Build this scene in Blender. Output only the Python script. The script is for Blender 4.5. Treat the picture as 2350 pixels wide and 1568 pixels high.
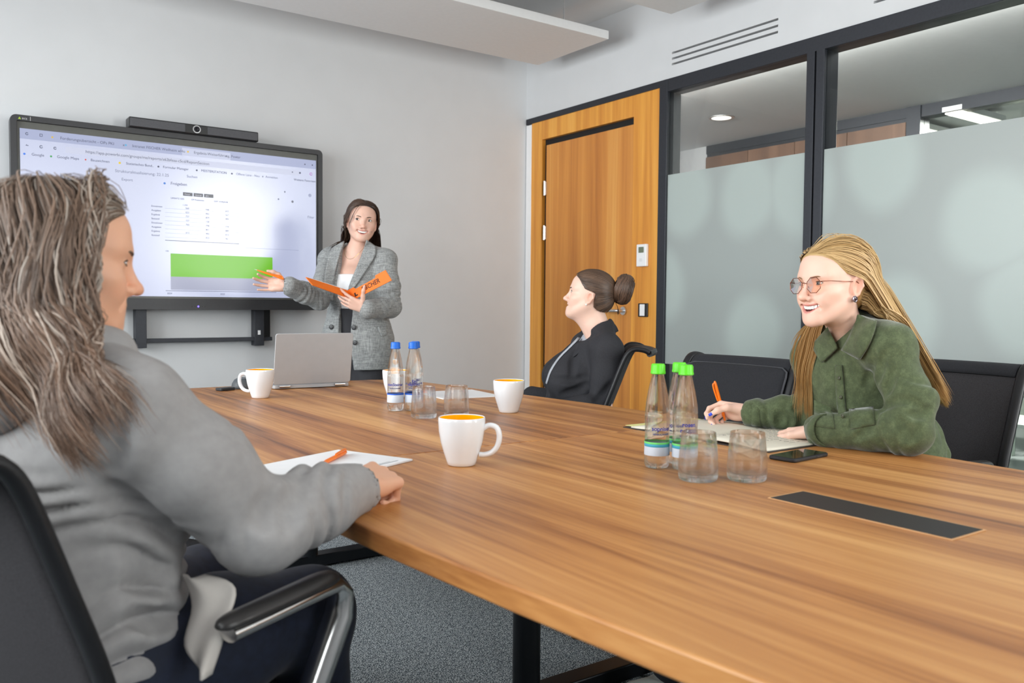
import bpy, math, random
import numpy as np
from mathutils import Vector, Matrix
random.seed(4)
for _o in list(bpy.data.objects): bpy.data.objects.remove(_o)
SC = bpy.context.scene
COL = SC.collection
sin, cos, pi = math.sin, math.cos, math.pi

# ------------------------------------------------------------------ camera
CAM = bpy.data.cameras.new('camera'); CAMO = bpy.data.objects.new('camera', CAM); COL.objects.link(CAMO)
_yaw, _pit, _rol, _F = math.radians(35.507), math.radians(2.442), math.radians(.4755), 1957.2
def _axes():
    f0 = Vector((sin(_yaw), cos(_yaw), 0)); r0 = Vector((cos(_yaw), -sin(_yaw), 0)); u0 = Vector((0, 0, 1))
    f = f0*cos(_pit)-u0*sin(_pit); u = u0*cos(_pit)+f0*sin(_pit)
    return r0*cos(_rol)+u*sin(_rol), u*cos(_rol)-r0*sin(_rol), f
CR, CU, CF = _axes()
CPOS = Vector((0, 0, 1.11))
CAMO.matrix_world = Matrix(((CR.x, CU.x, -CF.x, 0), (CR.y, CU.y, -CF.y, 0), (CR.z, CU.z, -CF.z, CPOS.z), (0, 0, 0, 1)))
CAM.sensor_width = 36; CAM.lens = 36*_F/2350
CAM.clip_start = .02
CAM.dof.use_dof = True; CAM.dof.focus_distance = 2.9; CAM.dof.aperture_fstop = 5.0
SC.camera = CAMO

# ------------------------------------------------------------------ light and exposure
W = bpy.data.worlds.new('world'); SC.world = W; W.use_nodes = True
W.node_tree.nodes['Background'].inputs[0].default_value = (.86, .93, 1, 1)
W.node_tree.nodes['Background'].inputs[1].default_value = 1.0
def area(name, loc, target, sx, sy, power, color=(1, 1, 1)):
    l = bpy.data.lights.new(name, 'AREA'); l.shape = 'RECTANGLE'; l.size = sx; l.size_y = sy; l.energy = power; l.color = color
    o = bpy.data.objects.new(name, l); COL.objects.link(o); o.location = loc
    d = Vector(target)-Vector(loc)
    o.rotation_euler = (0, 0, 0) if d.x == 0 and d.y == 0 else d.to_track_quat('-Z', 'Y').to_euler()
    return o
# daylight entering through the windows of the left wall and of the wall behind the camera, plus an added glare light
area('daylight_left_a', (-1.62, 3.6, 1.75), (3, 3.4, 1.2), 1.9, 1.7, 100, (.97, .985, 1))
area('daylight_left_b', (-1.62, 1.2, 1.75), (3, 1.2, 1.2), 1.9, 1.7, 80, (.97, .985, 1))
area('glare_light_back', (3.16, -.92, 1.75), (2.6, 3, 1.3), .86, 1.7, 66, (1, .985, .96))  # added unseen source in place of a flash, makes the display glare
area('daylight_back_b', (1.1, -.92, 1.75), (1.3, 3, 1.2), 1.6, 1.7, 24, (1, .985, .96))
SC.view_settings.view_transform = 'Standard'; SC.view_settings.look = 'None'
SC.view_settings.gamma = 1; SC.view_settings.use_curve_mapping = False
SC.view_settings.exposure = 0.3
SC.cycles.use_denoising = True
SC.cycles.max_bounces = 10; SC.cycles.transparent_max_bounces = 16
SC.cycles.caustics_reflective = False; SC.cycles.caustics_refractive = False

# ------------------------------------------------------------------ materials
def s2l(c):
    return tuple((x/12.92 if x <= .04045 else ((x+.055)/1.055)**2.4) for x in c)
def rgb(r, g, b): return s2l((r/255, g/255, b/255))+(1,)
MATS = {}
def nodes(name):
    m = bpy.data.materials.new(name); m.use_nodes = True
    nt = m.node_tree; return m, nt, nt.nodes['Principled BSDF']
def link(nt, a, b): nt.links.new(a, b)
def nd(nt, t, **kw):
    n = nt.nodes.new(t)
    for k, v in kw.items():
        if k.startswith('i_'): n.inputs[k[2:].replace('_', ' ')].default_value = v
        else: setattr(n, k, v)
    return n
def ramp(nt, fac, stops):
    r = nd(nt, 'ShaderNodeValToRGB'); e = r.color_ramp.elements
    while len(e) < len(stops): e.new(.5)
    for i, (p, c) in enumerate(stops): e[i].position = p; e[i].color = c
    link(nt, fac, r.inputs[0]); return r
def mat(name, col, rough=.5, metal=0., var=.06, scale=30., bump=0., coat=0., spec=.5, sheen=0., coords='Object', stretch=(1, 1, 1), emit=None, estr=0., trans=0., ior=1.45, alpha=1., sss=0.):
    if name in MATS: return MATS[name]
    m, nt, p = nodes(name)
    tc = nd(nt, 'ShaderNodeTexCoord'); mp = nd(nt, 'ShaderNodeMapping'); mp.inputs['Scale'].default_value = stretch
    link(nt, tc.outputs[coords], mp.inputs[0])
    nz = nd(nt, 'ShaderNodeTexNoise'); nz.inputs['Scale'].default_value = scale; nz.inputs['Detail'].default_value = 3
    link(nt, mp.outputs[0], nz.inputs['Vector'])
    c = col[:3]
    lo = tuple(max(0, x*(1-var)) for x in c)+(1,); hi = tuple(min(1, x*(1+var)) for x in c)+(1,)
    r = ramp(nt, nz.outputs[0], [(.3, lo), (.7, hi)])
    link(nt, r.outputs[0], p.inputs['Base Color'])
    p.inputs['Roughness'].default_value = rough; p.inputs['Metallic'].default_value = metal
    p.inputs['Coat Weight'].default_value = coat; p.inputs['Specular IOR Level'].default_value = spec
    p.inputs['Sheen Weight'].default_value = sheen; p.inputs['Transmission Weight'].default_value = trans
    p.inputs['IOR'].default_value = ior; p.inputs['Alpha'].default_value = alpha
    if sss: p.inputs['Subsurface Weight'].default_value = sss; p.inputs['Subsurface Radius'].default_value = (.012, .005, .003); p.inputs['Subsurface Scale'].default_value = 1
    if emit: p.inputs['Emission Color'].default_value = emit; p.inputs['Emission Strength'].default_value = estr
    if bump:
        b = nd(nt, 'ShaderNodeBump'); b.inputs['Strength'].default_value = bump; b.inputs['Distance'].default_value = .002
        link(nt, nz.outputs[0], b.inputs['Height']); link(nt, b.outputs[0], p.inputs['Normal'])
    MATS[name] = m; return m
def vmat(name, rough=.5, sss=0., bump=0., bscale=200., sheen=0., spec=.5, stretch=(1, 1, 1), bdist=.0015, weave=0):
    """material whose colour is the thing's own colour stored per vertex"""
    if name in MATS: return MATS[name]
    m, nt, p = nodes(name)
    a = nd(nt, 'ShaderNodeVertexColor'); a.layer_name = 'Col'
    tc = nd(nt, 'ShaderNodeTexCoord'); mp = nd(nt, 'ShaderNodeMapping'); mp.inputs['Scale'].default_value = stretch
    link(nt, tc.outputs['Object'], mp.inputs[0])
    nz = nd(nt, 'ShaderNodeTexNoise'); nz.inputs['Scale'].default_value = bscale; nz.inputs['Detail'].default_value = 4
    link(nt, mp.outputs[0], nz.inputs['Vector'])
    if weave:
        mx = nd(nt, 'ShaderNodeMix', data_type='RGBA', blend_type='MULTIPLY'); mx.inputs[0].default_value = 1
        r = ramp(nt, nz.outputs[0], [(.35, (1-weave,)*3+(1,)), (.65, (1+weave*.4,)*3+(1,))])
        link(nt, a.outputs[0], mx.inputs[6]); link(nt, r.outputs[0], mx.inputs[7]); link(nt, mx.outputs[2], p.inputs['Base Color'])
    else: link(nt, a.outputs[0], p.inputs['Base Color'])
    p.inputs['Roughness'].default_value = rough; p.inputs['Specular IOR Level'].default_value = spec; p.inputs['Sheen Weight'].default_value = sheen
    if sss: p.inputs['Subsurface Weight'].default_value = sss; p.inputs['Subsurface Radius'].default_value = (.012, .004, .002); p.inputs['Subsurface Scale'].default_value = 1
    if bump:
        b = nd(nt, 'ShaderNodeBump'); b.inputs['Strength'].default_value = bump; b.inputs['Distance'].default_value = bdist
        link(nt, nz.outputs[0], b.inputs['Height']); link(nt, b.outputs[0], p.inputs['Normal'])
    MATS[name] = m; return m
def emat(name, col, s):
    if name in MATS: return MATS[name]
    m, nt, p = nodes(name)
    p.inputs['Base Color'].default_value = (.02, .02, .02, 1); p.inputs['Roughness'].default_value = .28
    p.inputs['Emission Color'].default_value = col; p.inputs['Emission Strength'].default_value = s
    MATS[name] = m; return m
def wood(name, cols, axis, scale, rough, coat=.0, plank=None, spec=.5):
    """stops of colour along stretched grain; axis = grain direction (0,1,2)"""
    m, nt, p = nodes(name)
    tc = nd(nt, 'ShaderNodeTexCoord'); mp = nd(nt, 'ShaderNodeMapping')
    st = [scale]*3; st[axis] = scale*.035; mp.inputs['Scale'].default_value = st
    link(nt, tc.outputs['Object'], mp.inputs[0])
    nz = nd(nt, 'ShaderNodeTexNoise'); nz.inputs['Scale'].default_value = 1; nz.inputs['Detail'].default_value = 5; nz.inputs['Roughness'].default_value = .62; nz.inputs['Distortion'].default_value = .35
    link(nt, mp.outputs[0], nz.inputs['Vector'])
    mp2 = nd(nt, 'ShaderNodeMapping'); st2 = [scale*9]*3; st2[axis] = scale*.25; mp2.inputs['Scale'].default_value = st2
    link(nt, tc.outputs['Object'], mp2.inputs[0])
    n2 = nd(nt, 'ShaderNodeTexNoise'); n2.inputs['Scale'].default_value = 1; n2.inputs['Detail'].default_value = 2
    link(nt, mp2.outputs[0], n2.inputs['Vector'])
    mx = nd(nt, 'ShaderNodeMath', operation='MULTIPLY_ADD'); mx.inputs[1].default_value = .16; link(nt, n2.outputs[0], mx.inputs[0])
    sub = nd(nt, 'ShaderNodeMath', operation='SUBTRACT'); sub.inputs[1].default_value = .08; link(nt, nz.outputs[0], sub.inputs[0]); link(nt, sub.outputs[0], mx.inputs[2])
    r = ramp(nt, mx.outputs[0], cols)
    link(nt, r.outputs[0], p.inputs['Base Color'])
    p.inputs['Roughness'].default_value = rough; p.inputs['Coat Weight'].default_value = coat; p.inputs['Coat Roughness'].default_value = .25
    p.inputs['Specular IOR Level'].default_value = spec
    b = nd(nt, 'ShaderNodeBump'); b.inputs['Strength'].default_value = .05; b.inputs['Distance'].default_value = .001
    link(nt, n2.outputs[0], b.inputs['Height']); link(nt, b.outputs[0], p.inputs['Normal'])
    MATS[name] = m; return m
def glassmat(name, tint=(1, 1, 1, 1), mixf=.5, rough=0., ior=1.45):
    if name in MATS: return MATS[name]
    m = bpy.data.materials.new(name); m.use_nodes = True; nt = m.node_tree; nt.nodes.clear()
    o = nd(nt, 'ShaderNodeOutputMaterial'); g = nd(nt, 'ShaderNodeBsdfGlass'); t = nd(nt, 'ShaderNodeBsdfTransparent'); mx = nd(nt, 'ShaderNodeMixShader')
    g.inputs['Color'].default_value = tint; g.inputs['Roughness'].default_value = rough; g.inputs['IOR'].default_value = ior
    t.inputs['Color'].default_value = tint; mx.inputs[0].default_value = mixf
    link(nt, t.outputs[0], mx.inputs[1]); link(nt, g.outputs[0], mx.inputs[2]); link(nt, mx.outputs[0], o.inputs[0])
    MATS[name] = m; return m
def panemat(name, tint=(1, 1, 1, 1), refl=.5):
    """flat window pane: straight-through view plus fresnel mirror"""
    if name in MATS: return MATS[name]
    m = bpy.data.materials.new(name); m.use_nodes = True; nt = m.node_tree; nt.nodes.clear()
    o = nd(nt, 'ShaderNodeOutputMaterial'); g = nd(nt, 'ShaderNodeBsdfGlossy'); t = nd(nt, 'ShaderNodeBsdfTransparent'); mx = nd(nt, 'ShaderNodeMixShader')
    fr = nd(nt, 'ShaderNodeFresnel'); fr.inputs[0].default_value = 1.45; g.inputs['Roughness'].default_value = .02
    mu = nd(nt, 'ShaderNodeMath', operation='MULTIPLY'); mu.inputs[1].default_value = refl
    link(nt, fr.outputs[0], mu.inputs[0]); link(nt, mu.outputs[0], mx.inputs[0]); t.inputs['Color'].default_value = tint
    link(nt, t.outputs[0], mx.inputs[1]); link(nt, g.outputs[0], mx.inputs[2]); link(nt, mx.outputs[0], o.inputs[0])
    MATS[name] = m; return m

# ------------------------------------------------------------------ mesh builder
def V3(*a): return np.array(a, float)
def unit(v): v = np.asarray(v, float); return v/np.linalg.norm(v)
def rotz(a): return np.array([[cos(a), -sin(a), 0], [sin(a), cos(a), 0], [0, 0, 1.]])
def rotx(a): return np.array([[1., 0, 0], [0, cos(a), -sin(a)], [0, sin(a), cos(a)]])
def roty(a): return np.array([[cos(a), 0, sin(a)], [0, 1., 0], [-sin(a), 0, cos(a)]])
class MB:
    def __init__(s): s.v = []; s.f = []
    def add(s, vs, fs):
        n = len(s.v); s.v += [tuple(map(float, p)) for p in vs]; s.f += [tuple(i+n for i in f) for f in fs]; return s
    def box(s, x0, x1, y0, y1, z0, z1, R=None, t=(0, 0, 0)):
        vs = [V3(x, y, z) for x in (x0, x1) for y in (y0, y1) for z in (z0, z1)]
        if R is not None: vs = [R@p+np.asarray(t) for p in vs]
        elif any(t): vs = [p+np.asarray(t) for p in vs]
        return s.add(vs, [(0, 1, 3, 2), (4, 6, 7, 5), (0, 4, 5, 1), (2, 3, 7, 6), (0, 2, 6, 4), (1, 5, 7, 3)])
    def prism(s, poly, z0, z1, R=None, t=(0, 0, 0)):
        n = len(poly); vs = [V3(x, y, z0) for x, y in poly]+[V3(x, y, z1) for x, y in poly]
        if R is not None: vs = [R@p+np.asarray(t) for p in vs]
        elif any(t): vs = [p+np.asarray(t) for p in vs]
        return s.add(vs, [tuple(range(n))[::-1], tuple(range(n, 2*n))]+[(i, (i+1) % n, n+(i+1) % n, n+i) for i in range(n)])
    def lathe(s, prof, n=32, R=None, t=(0, 0, 0)):
        vs = []; fs = []; k = len(prof)
        for i in range(n):
            a = 2*pi*i/n
            for r, z in prof:
                p = V3(r*cos(a), r*sin(a), z)
                if R is not None: p = R@p
                vs.append(p+np.asarray(t, float))
        for i in range(n):
            j = (i+1) % n
            for q in range(k-1):
                if prof[q][0] < 1e-6: fs.append((i*k+q, j*k+q+1, i*k+q+1)[::1])
                elif prof[q+1][0] < 1e-6: fs.append((i*k+q, j*k+q, i*k+q+1))
                else: fs.append((i*k+q, j*k+q, j*k+q+1, i*k+q+1))
        return s.add(vs, fs)
    def tube(s, path, r, n=10, closed=False, cap=True, flat=1., up=None):
        P = [np.asarray(p, float) for p in path]; m = len(P)
        rs = r if hasattr(r, '__len__') else [r]*m
        vs = []; fs = []; prev = None
        for i in range(m):
            a = P[(i-1) % m] if (closed or i > 0) else P[i]; b = P[(i+1) % m] if (closed or i < m-1) else P[i]
            d = unit(b-a)
            if up is not None: x = np.cross(d, up)
            elif prev is None:
                x = np.cross(d, V3(0, 0, 1)); x = np.cross(d, V3(1, 0, 0)) if np.linalg.norm(x) < .1 else x
            else: x = prev-d*(prev@d)
            x = unit(x); y = np.cross(d, x); prev = x
            for j in range(n):
                t = 2*pi*j/n; vs.append(P[i]+rs[i]*(cos(t)*x+flat*sin(t)*y))
        for i in range(m if closed else m-1):
            k = (i+1) % m
            for j in range(n):
                l = (j+1) % n; fs.append((i*n+j, i*n+l, k*n+l, k*n+j))
        if cap and not closed: fs += [tuple(range(n))[::-1], tuple(range((m-1)*n, m*n))]
        return s.add(vs, fs)
    def grid(s, P, closed_u=False):
        nu, nv = len(P), len(P[0]); vs = [p for row in P for p in row]; fs = []
        for i in range(nu if closed_u else nu-1):
            k = (i+1) % nu
            for j in range(nv-1): fs.append((i*nv+j, k*nv+j, k*nv+j+1, i*nv+j+1))
        return s.add(vs, fs)
    def build(s, name, m, parent=None, smooth=None, bevel=0, seg=2, solid=0, subd=0):
        me = bpy.data.meshes.new(name); me.from_pydata(s.v, [], s.f); me.update()
        return mkobj(name, me, m, parent, smooth, bevel, seg, solid, subd)
def mkobj(name, me, m, parent=None, smooth=None, bevel=0, seg=2, solid=0, subd=0):
    if m is not None: me.materials.append(m)
    if smooth is not None:
        me.polygons.foreach_set('use_smooth', [True]*len(me.polygons))
        if smooth < 179: me.set_sharp_from_angle(angle=math.radians(smooth))
    o = bpy.data.objects.new(name, me); COL.objects.link(o)
    if parent is not None: o.parent = parent
    if solid: md = o.modifiers.new('solid', 'SOLIDIFY'); md.thickness = solid; md.offset = 0
    if subd: md = o.modifiers.new('sub', 'SUBSURF'); md.levels = subd; md.render_levels = subd
    if bevel: md = o.modifiers.new('bevel', 'BEVEL'); md.width = bevel; md.segments = seg; md.limit_method = 'ANGLE'; md.angle_limit = .6; md.harden_normals = False
    return o
def tag(o, label=None, cat=None, group=None, kind=None):
    if label: o['label'] = label
    if cat: o['category'] = cat
    if group: o['group'] = group
    if kind: o['kind'] = kind
    return o
def empty(name, loc=(0, 0, 0), rz=0):
    o = bpy.data.objects.new(name, None); COL.objects.link(o); o.location = loc; o.rotation_euler = (0, 0, rz); o.empty_display_size = .05; return o
def copy_tree(o, parent=None):
    c = o.copy(); COL.objects.link(c); c.parent = parent
    for ch in list(o.children): copy_tree(ch, c)
    return c
def text_mesh(txt, size, bold=0.):
    cu = bpy.data.curves.new('lettering', 'FONT'); cu.body = txt; cu.size = size; cu.offset = bold; cu.resolution_u = 3
    o = bpy.data.objects.new('lettering', cu); COL.objects.link(o)
    dg = bpy.context.evaluated_depsgraph_get(); dg.update()
    me = bpy.data.meshes.new_from_object(o.evaluated_get(dg))
    bpy.data.objects.remove(o); bpy.data.curves.remove(cu); return me
def text_obj(name, txt, size, m, parent, M4, bold=0.):
    me = text_mesh(txt, size, bold); me.transform(M4); me.materials.clear(); return mkobj(name, me, m, parent)
def spline(pts, n):
    """Catmull-Rom through pts"""
    P = np.array(pts, float); m = len(P); out = []
    Q = np.vstack([2*P[0]-P[1], P, 2*P[-1]-P[-2]])
    for q in np.linspace(0, m-1-1e-9, n):
        i = int(q); t = q-i; a, b, c, d = Q[i:i+4]
        out.append(.5*((2*b)+(c-a)*t+(2*a-5*b+4*c-d)*t*t+(3*b-a-3*c+d)*t**3))
    return np.array(out)
def rrect(x0, x1, y0, y1, r, n=5):
    out = []
    for cx, cy, a0 in ((x1-r, y1-r, 0), (x0+r, y1-r, 90), (x0+r, y0+r, 180), (x1-r, y0+r, 270)):
        for i in range(n+1):
            a = math.radians(a0+90*i/n); out.append((cx+r*cos(a), cy+r*sin(a)))
    return out

# ------------------------------------------------------------------ room shell
XL, XR, YB, YF, ZC = -1.5, 3.68, -.8, 5.0, 2.95
M_wall = mat('white_plaster', (.655, .665, .68, 1), .85, var=.015, scale=6, bump=.02)
M_ceil = mat('ceiling_plaster', (.72, .72, .72, 1), .9, var=.02, scale=6)
M_sail = mat('acoustic_board', (.74, .74, .74, 1), .85, var=.015, scale=40)
M_trimw = mat('white_lacquer', (.86, .86, .87, 1), .45, var=.01)
M_dark = mat('anthracite_aluminium', rgb(52, 54, 60), .42, .35, var=.08, scale=80)
M_black = mat('black_gap', (.008, .008, .009, 1), .6, var=.1)
M_chrome = mat('brushed_steel', (.72, .72, .73, 1), .28, 1., var=.05, scale=60)
def struct(name, mb, m, parent=None, **kw):
    o = mb.build(name, m, parent, **kw)
    if parent is None: tag(o, kind='structure')
    return o
def carpet():
    m, nt, p = nodes('loop_pile_carpet')
    tc = nd(nt, 'ShaderNodeTexCoord')
    n1 = nd(nt, 'ShaderNodeTexNoise'); n1.inputs['Scale'].default_value = 240; n1.inputs['Detail'].default_value = 2; link(nt, tc.outputs['Object'], n1.inputs['Vector'])
    n2 = nd(nt, 'ShaderNodeTexNoise'); n2.inputs['Scale'].default_value = 60; n2.inputs['Detail'].default_value = 3; link(nt, tc.outputs['Object'], n2.inputs['Vector'])
    ad = nd(nt, 'ShaderNodeMath', operation='MULTIPLY_ADD'); ad.inputs[1].default_value = .25; link(nt, n2.outputs[0], ad.inputs[0]); link(nt, n1.outputs[0], ad.inputs[2])
    r = ramp(nt, ad.outputs[0], [(.46, rgb(34, 42, 50)), (.60, rgb(112, 123, 131)), (.74, rgb(214, 222, 225))])
    link(nt, r.outputs[0], p.inputs['Base Color']); p.inputs['Roughness'].default_value = .95; p.inputs['Specular IOR Level'].default_value = .1
    b = nd(nt, 'ShaderNodeBump'); b.inputs['Strength'].default_value = .6; b.inputs['Distance'].default_value = .004
    link(nt, n1.outputs[0], b.inputs['Height']); link(nt, b.outputs[0], p.inputs['Normal'])
    return m
M_carpet = carpet()
struct('floor', MB().box(XL, XR+.1, YB, YF, -.08, 0), M_carpet)
struct('ceiling', MB().box(XL, XR+.1, YB, YF, ZC, ZC+.1), M_ceil)
struct('wall_front', MB().box(XL-.2, XR+.1, YF, YF+.15, -.08, ZC+.1), M_wall)
def wall_with_windows(name, horiz, at, th, a0, a1, wins, z0, z1):
    """wall along X (horiz) or Y at coordinate `at`, thickness th, with openings"""
    mb = MB()
    def bx(p, q, r, s):
        if horiz: mb.box(p, q, min(at, at+th), max(at, at+th), r, s)
        else: mb.box(min(at, at+th), max(at, at+th), p, q, r, s)
    cur = a0
    for w0, w1 in wins:
        bx(cur, w0, -.08, ZC+.1); bx(w0, w1, -.08, z0); bx(w0, w1, z1, ZC+.1); cur = w1
    bx(cur, a1, -.08, ZC+.1)
    return struct(name, mb, M_wall)
WL = [(.25, 2.15), (2.65, 4.55)]; WB = [(.3, 1.9), (2.74, 3.58)]  # second WB opening is added, placed so its light glares on the display
wall_with_windows('wall_left', False, XL, -.1, YB-.1, YF, WL, .9, 2.6)
wall_with_windows('wall_back', True, YB, -.1, XL, XR+.1, WB, .9, 2.6)
M_pane = panemat('clear_pane', (.97, .985, .98, 1), .8)
wn = 1
for w0, w1 in WL:
    fr = struct('window_%d' % wn, MB().box(XL-.07, XL-.02, w0, w1, .9, .95).box(XL-.07, XL-.02, w0, w1, 2.55, 2.6).box(XL-.07, XL-.02, w0, w0+.05, .95, 2.55).box(XL-.07, XL-.02, w1-.05, w1, .95, 2.55).box(XL-.07, XL-.02, (w0+w1)/2-.025, (w0+w1)/2+.025, .95, 2.55), M_trimw)
    for k in range(2):
        h = (w1-w0)/2; MB().box(XL-.05, XL-.04, w0+.05+k*(h-.025), w0+h-.025+k*(h-.025), .95, 2.55).build('pane', M_pane, fr)
    wn += 1
for w0, w1 in WB:
    fr = struct('window_%d' % wn, MB().box(w0, w1, YB-.07, YB-.02, .9, .95).box(w0, w1, YB-.07, YB-.02, 2.55, 2.6).box(w0, w0+.05, YB-.07, YB-.02, .95, 2.55).box(w1-.05, w1, YB-.07, YB-.02, .95, 2.55), M_trimw)
    MB().box(w0+.05, w1-.05, YB-.05, YB-.04, .95, 2.55).build('pane', M_pane, fr)
    wn += 1

# right wall: plaster header with the slot vents, wood-clad door bay, glazed bays
ZT = 2.445
SL = [(2.517, 2.529), (2.549, 2.561), (2.582, 2.594)]
VY = [(2.83, 3.575), (1.55, 2.30)]
hd = MB(); Y1 = YF
def hbox(y0, y1, z0, z1): hd.box(XR, XR+.12, y0, y1, z0, z1)
hbox(YB, VY[1][0], ZT, ZC); hbox(VY[1][1], VY[0][0], ZT, ZC); hbox(VY[0][1], YF, ZT, ZC)
for a, b in VY:
    z = ZT
    for s0, s1 in SL: hbox(a, b, z, s0); z = s1
    hbox(a, b, z, ZC)
struct('wall_right', hd, M_wall)
for i, (a, b) in enumerate(VY):
    v = empty('air_vent', (XR+.05, (a+b)/2, SL[0][0]))
    tag(v, ['slot air vent of three black lines in plaster above the wooden door bay', 'slot air vent cut by the top edge of the picture, above the glazing'][i], 'vent', 'slot vents in the right wall')
    for s0, s1 in SL: MB().box(-.002, .05, a-(a+b)/2, b-(a+b)/2, s0-SL[0][0], s1-SL[0][0]).build('slot', M_black, v)
# wall end strip and frame
struct('trim_1', MB().box(XR-.004, XR+.1, 4.935, YF-.004, 0, 2.40), M_trimw, bevel=.003)
struct('trim_2', MB().box(XR-.006, XR+.11, 3.60, YF-.002, 2.405, ZT), M_dark, bevel=.003)
struct('trim_3', MB().box(XR-.006, XR+.11, YB, 3.60, 2.37, ZT), M_dark, bevel=.004)
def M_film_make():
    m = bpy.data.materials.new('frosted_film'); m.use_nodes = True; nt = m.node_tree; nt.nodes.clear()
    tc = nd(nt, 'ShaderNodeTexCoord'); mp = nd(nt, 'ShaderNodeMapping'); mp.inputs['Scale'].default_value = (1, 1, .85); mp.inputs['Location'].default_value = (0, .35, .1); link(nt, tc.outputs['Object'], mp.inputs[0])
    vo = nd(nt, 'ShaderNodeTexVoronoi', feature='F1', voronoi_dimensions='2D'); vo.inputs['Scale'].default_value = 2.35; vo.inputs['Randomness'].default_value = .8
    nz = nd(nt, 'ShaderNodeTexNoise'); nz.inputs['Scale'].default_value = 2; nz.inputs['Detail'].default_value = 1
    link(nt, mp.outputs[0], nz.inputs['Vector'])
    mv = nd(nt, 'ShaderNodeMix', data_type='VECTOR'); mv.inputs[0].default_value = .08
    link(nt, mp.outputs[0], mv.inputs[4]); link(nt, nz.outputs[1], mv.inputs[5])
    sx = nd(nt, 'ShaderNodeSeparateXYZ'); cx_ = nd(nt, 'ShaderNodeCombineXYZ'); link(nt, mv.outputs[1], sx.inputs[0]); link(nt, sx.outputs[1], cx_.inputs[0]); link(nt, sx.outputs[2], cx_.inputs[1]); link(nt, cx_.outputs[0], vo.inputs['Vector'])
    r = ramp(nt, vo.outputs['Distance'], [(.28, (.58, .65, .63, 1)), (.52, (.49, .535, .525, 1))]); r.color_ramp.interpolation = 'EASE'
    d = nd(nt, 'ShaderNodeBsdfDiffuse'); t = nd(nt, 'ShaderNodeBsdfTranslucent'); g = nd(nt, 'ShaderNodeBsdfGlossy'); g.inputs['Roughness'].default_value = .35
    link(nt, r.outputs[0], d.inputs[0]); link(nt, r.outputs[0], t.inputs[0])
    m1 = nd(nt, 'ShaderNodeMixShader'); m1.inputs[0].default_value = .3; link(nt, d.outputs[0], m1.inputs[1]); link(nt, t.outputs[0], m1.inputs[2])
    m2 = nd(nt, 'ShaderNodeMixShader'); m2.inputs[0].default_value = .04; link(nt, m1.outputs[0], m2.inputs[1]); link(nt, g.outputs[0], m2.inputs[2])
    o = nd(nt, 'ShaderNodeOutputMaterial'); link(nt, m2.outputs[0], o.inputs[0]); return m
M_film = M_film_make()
M_gpane = panemat('partition_glass', (.86, .88, .87, 1), .4)
bays = [(2.65, 3.60), (.62, 2.55), (YB, .52)]
post = [(3.60, 3.665), (2.55, 2.65), (.52, .62)]
tn = 4
for y0, y1 in post:
    p = MB()
    if y1-y0 > .08:
        mid = (y0+y1)/2; p.box(XR-.006, XR+.11, y0, mid-.005, 0, 2.375).box(XR-.006, XR+.11, mid+.005, y1, 0, 2.375).box(XR+.008, XR+.1, mid-.006, mid+.006, 0, 2.375)
    else: p.box(XR-.006, XR+.11, y0, y1, 0, 2.41)
    struct('trim_%d' % tn, p, M_dark, bevel=.002); tn += 1
struct('trim_%d' % tn, MB().box(XR-.004, XR+.1, YB, 3.60, 0, .08), M_dark); tn += 1
for y0, y1 in bays:
    w = struct('window_%d' % wn, MB().box(XR+.012, XR+.022, y0, y1, .08, 2.372), M_gpane); wn += 1
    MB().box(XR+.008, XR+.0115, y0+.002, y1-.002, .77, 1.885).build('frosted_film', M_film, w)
# door bay
wcols = [(.22, rgb(176, 106, 34)), (.42, rgb(214, 140, 52)), (.58, rgb(232, 162, 66)), (.78, rgb(244, 182, 90))]
M_oak = wood('cherry_veneer', wcols, 2, 9, .38, .15)
M_oak2 = wood('cherry_veneer_door', [(.2, rgb(152, 88, 36)), (.42, rgb(192, 120, 50)), (.6, rgb(212, 140, 62)), (.8, rgb(232, 172, 92))], 2, 7, .36, .15)
DY0, DY1, DZ = 3.887, 4.812, 2.275
bay = MB().box(XR, XR+.09, DY1, 4.935, 0, 2.405).box(XR, XR+.09, 3.665, DY0, 0, 2.405).box(XR, XR+.09, DY0, DY1, DZ, 2.405)
struct('trim_%d' % tn, bay, M_oak); tn += 1
struct('trim_%d' % tn, MB().box(XR+.03, XR+.08, DY0, DY1, 0, DZ), M_black); tn += 1
door = struct('door_1', MB().box(XR+.004, XR+.05, DY0+.001, DY1-.045, .008, DZ-.045), M_oak2, bevel=.002)
hh = MB()
for z in (1.93, 1.62, .35):
    h = MB().box(XR-.004, XR+.03, DY1-.052, DY1-.032, z-.045, z+.045).tube([(XR-.008, DY1-.042, z-.05), (XR-.008, DY1-.042, z+.05)], .008, 10)
    h.build('hinge', M_chrome, door, smooth=40)
hd_ = MB().lathe([(0, -.004), (.026, -.004), (.026, .006), (0, .006)], 28, roty(-pi/2), (XR-.002, 3.955, 1.08))
hd_.tube([(XR, 3.955, 1.08), (XR-.045, 3.955, 1.08), (XR-.055, 3.965, 1.08), (XR-.055, 4.085, 1.08)], .0095, 12)
hd_.build('door_handle', M_chrome, door, smooth=40)

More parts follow.
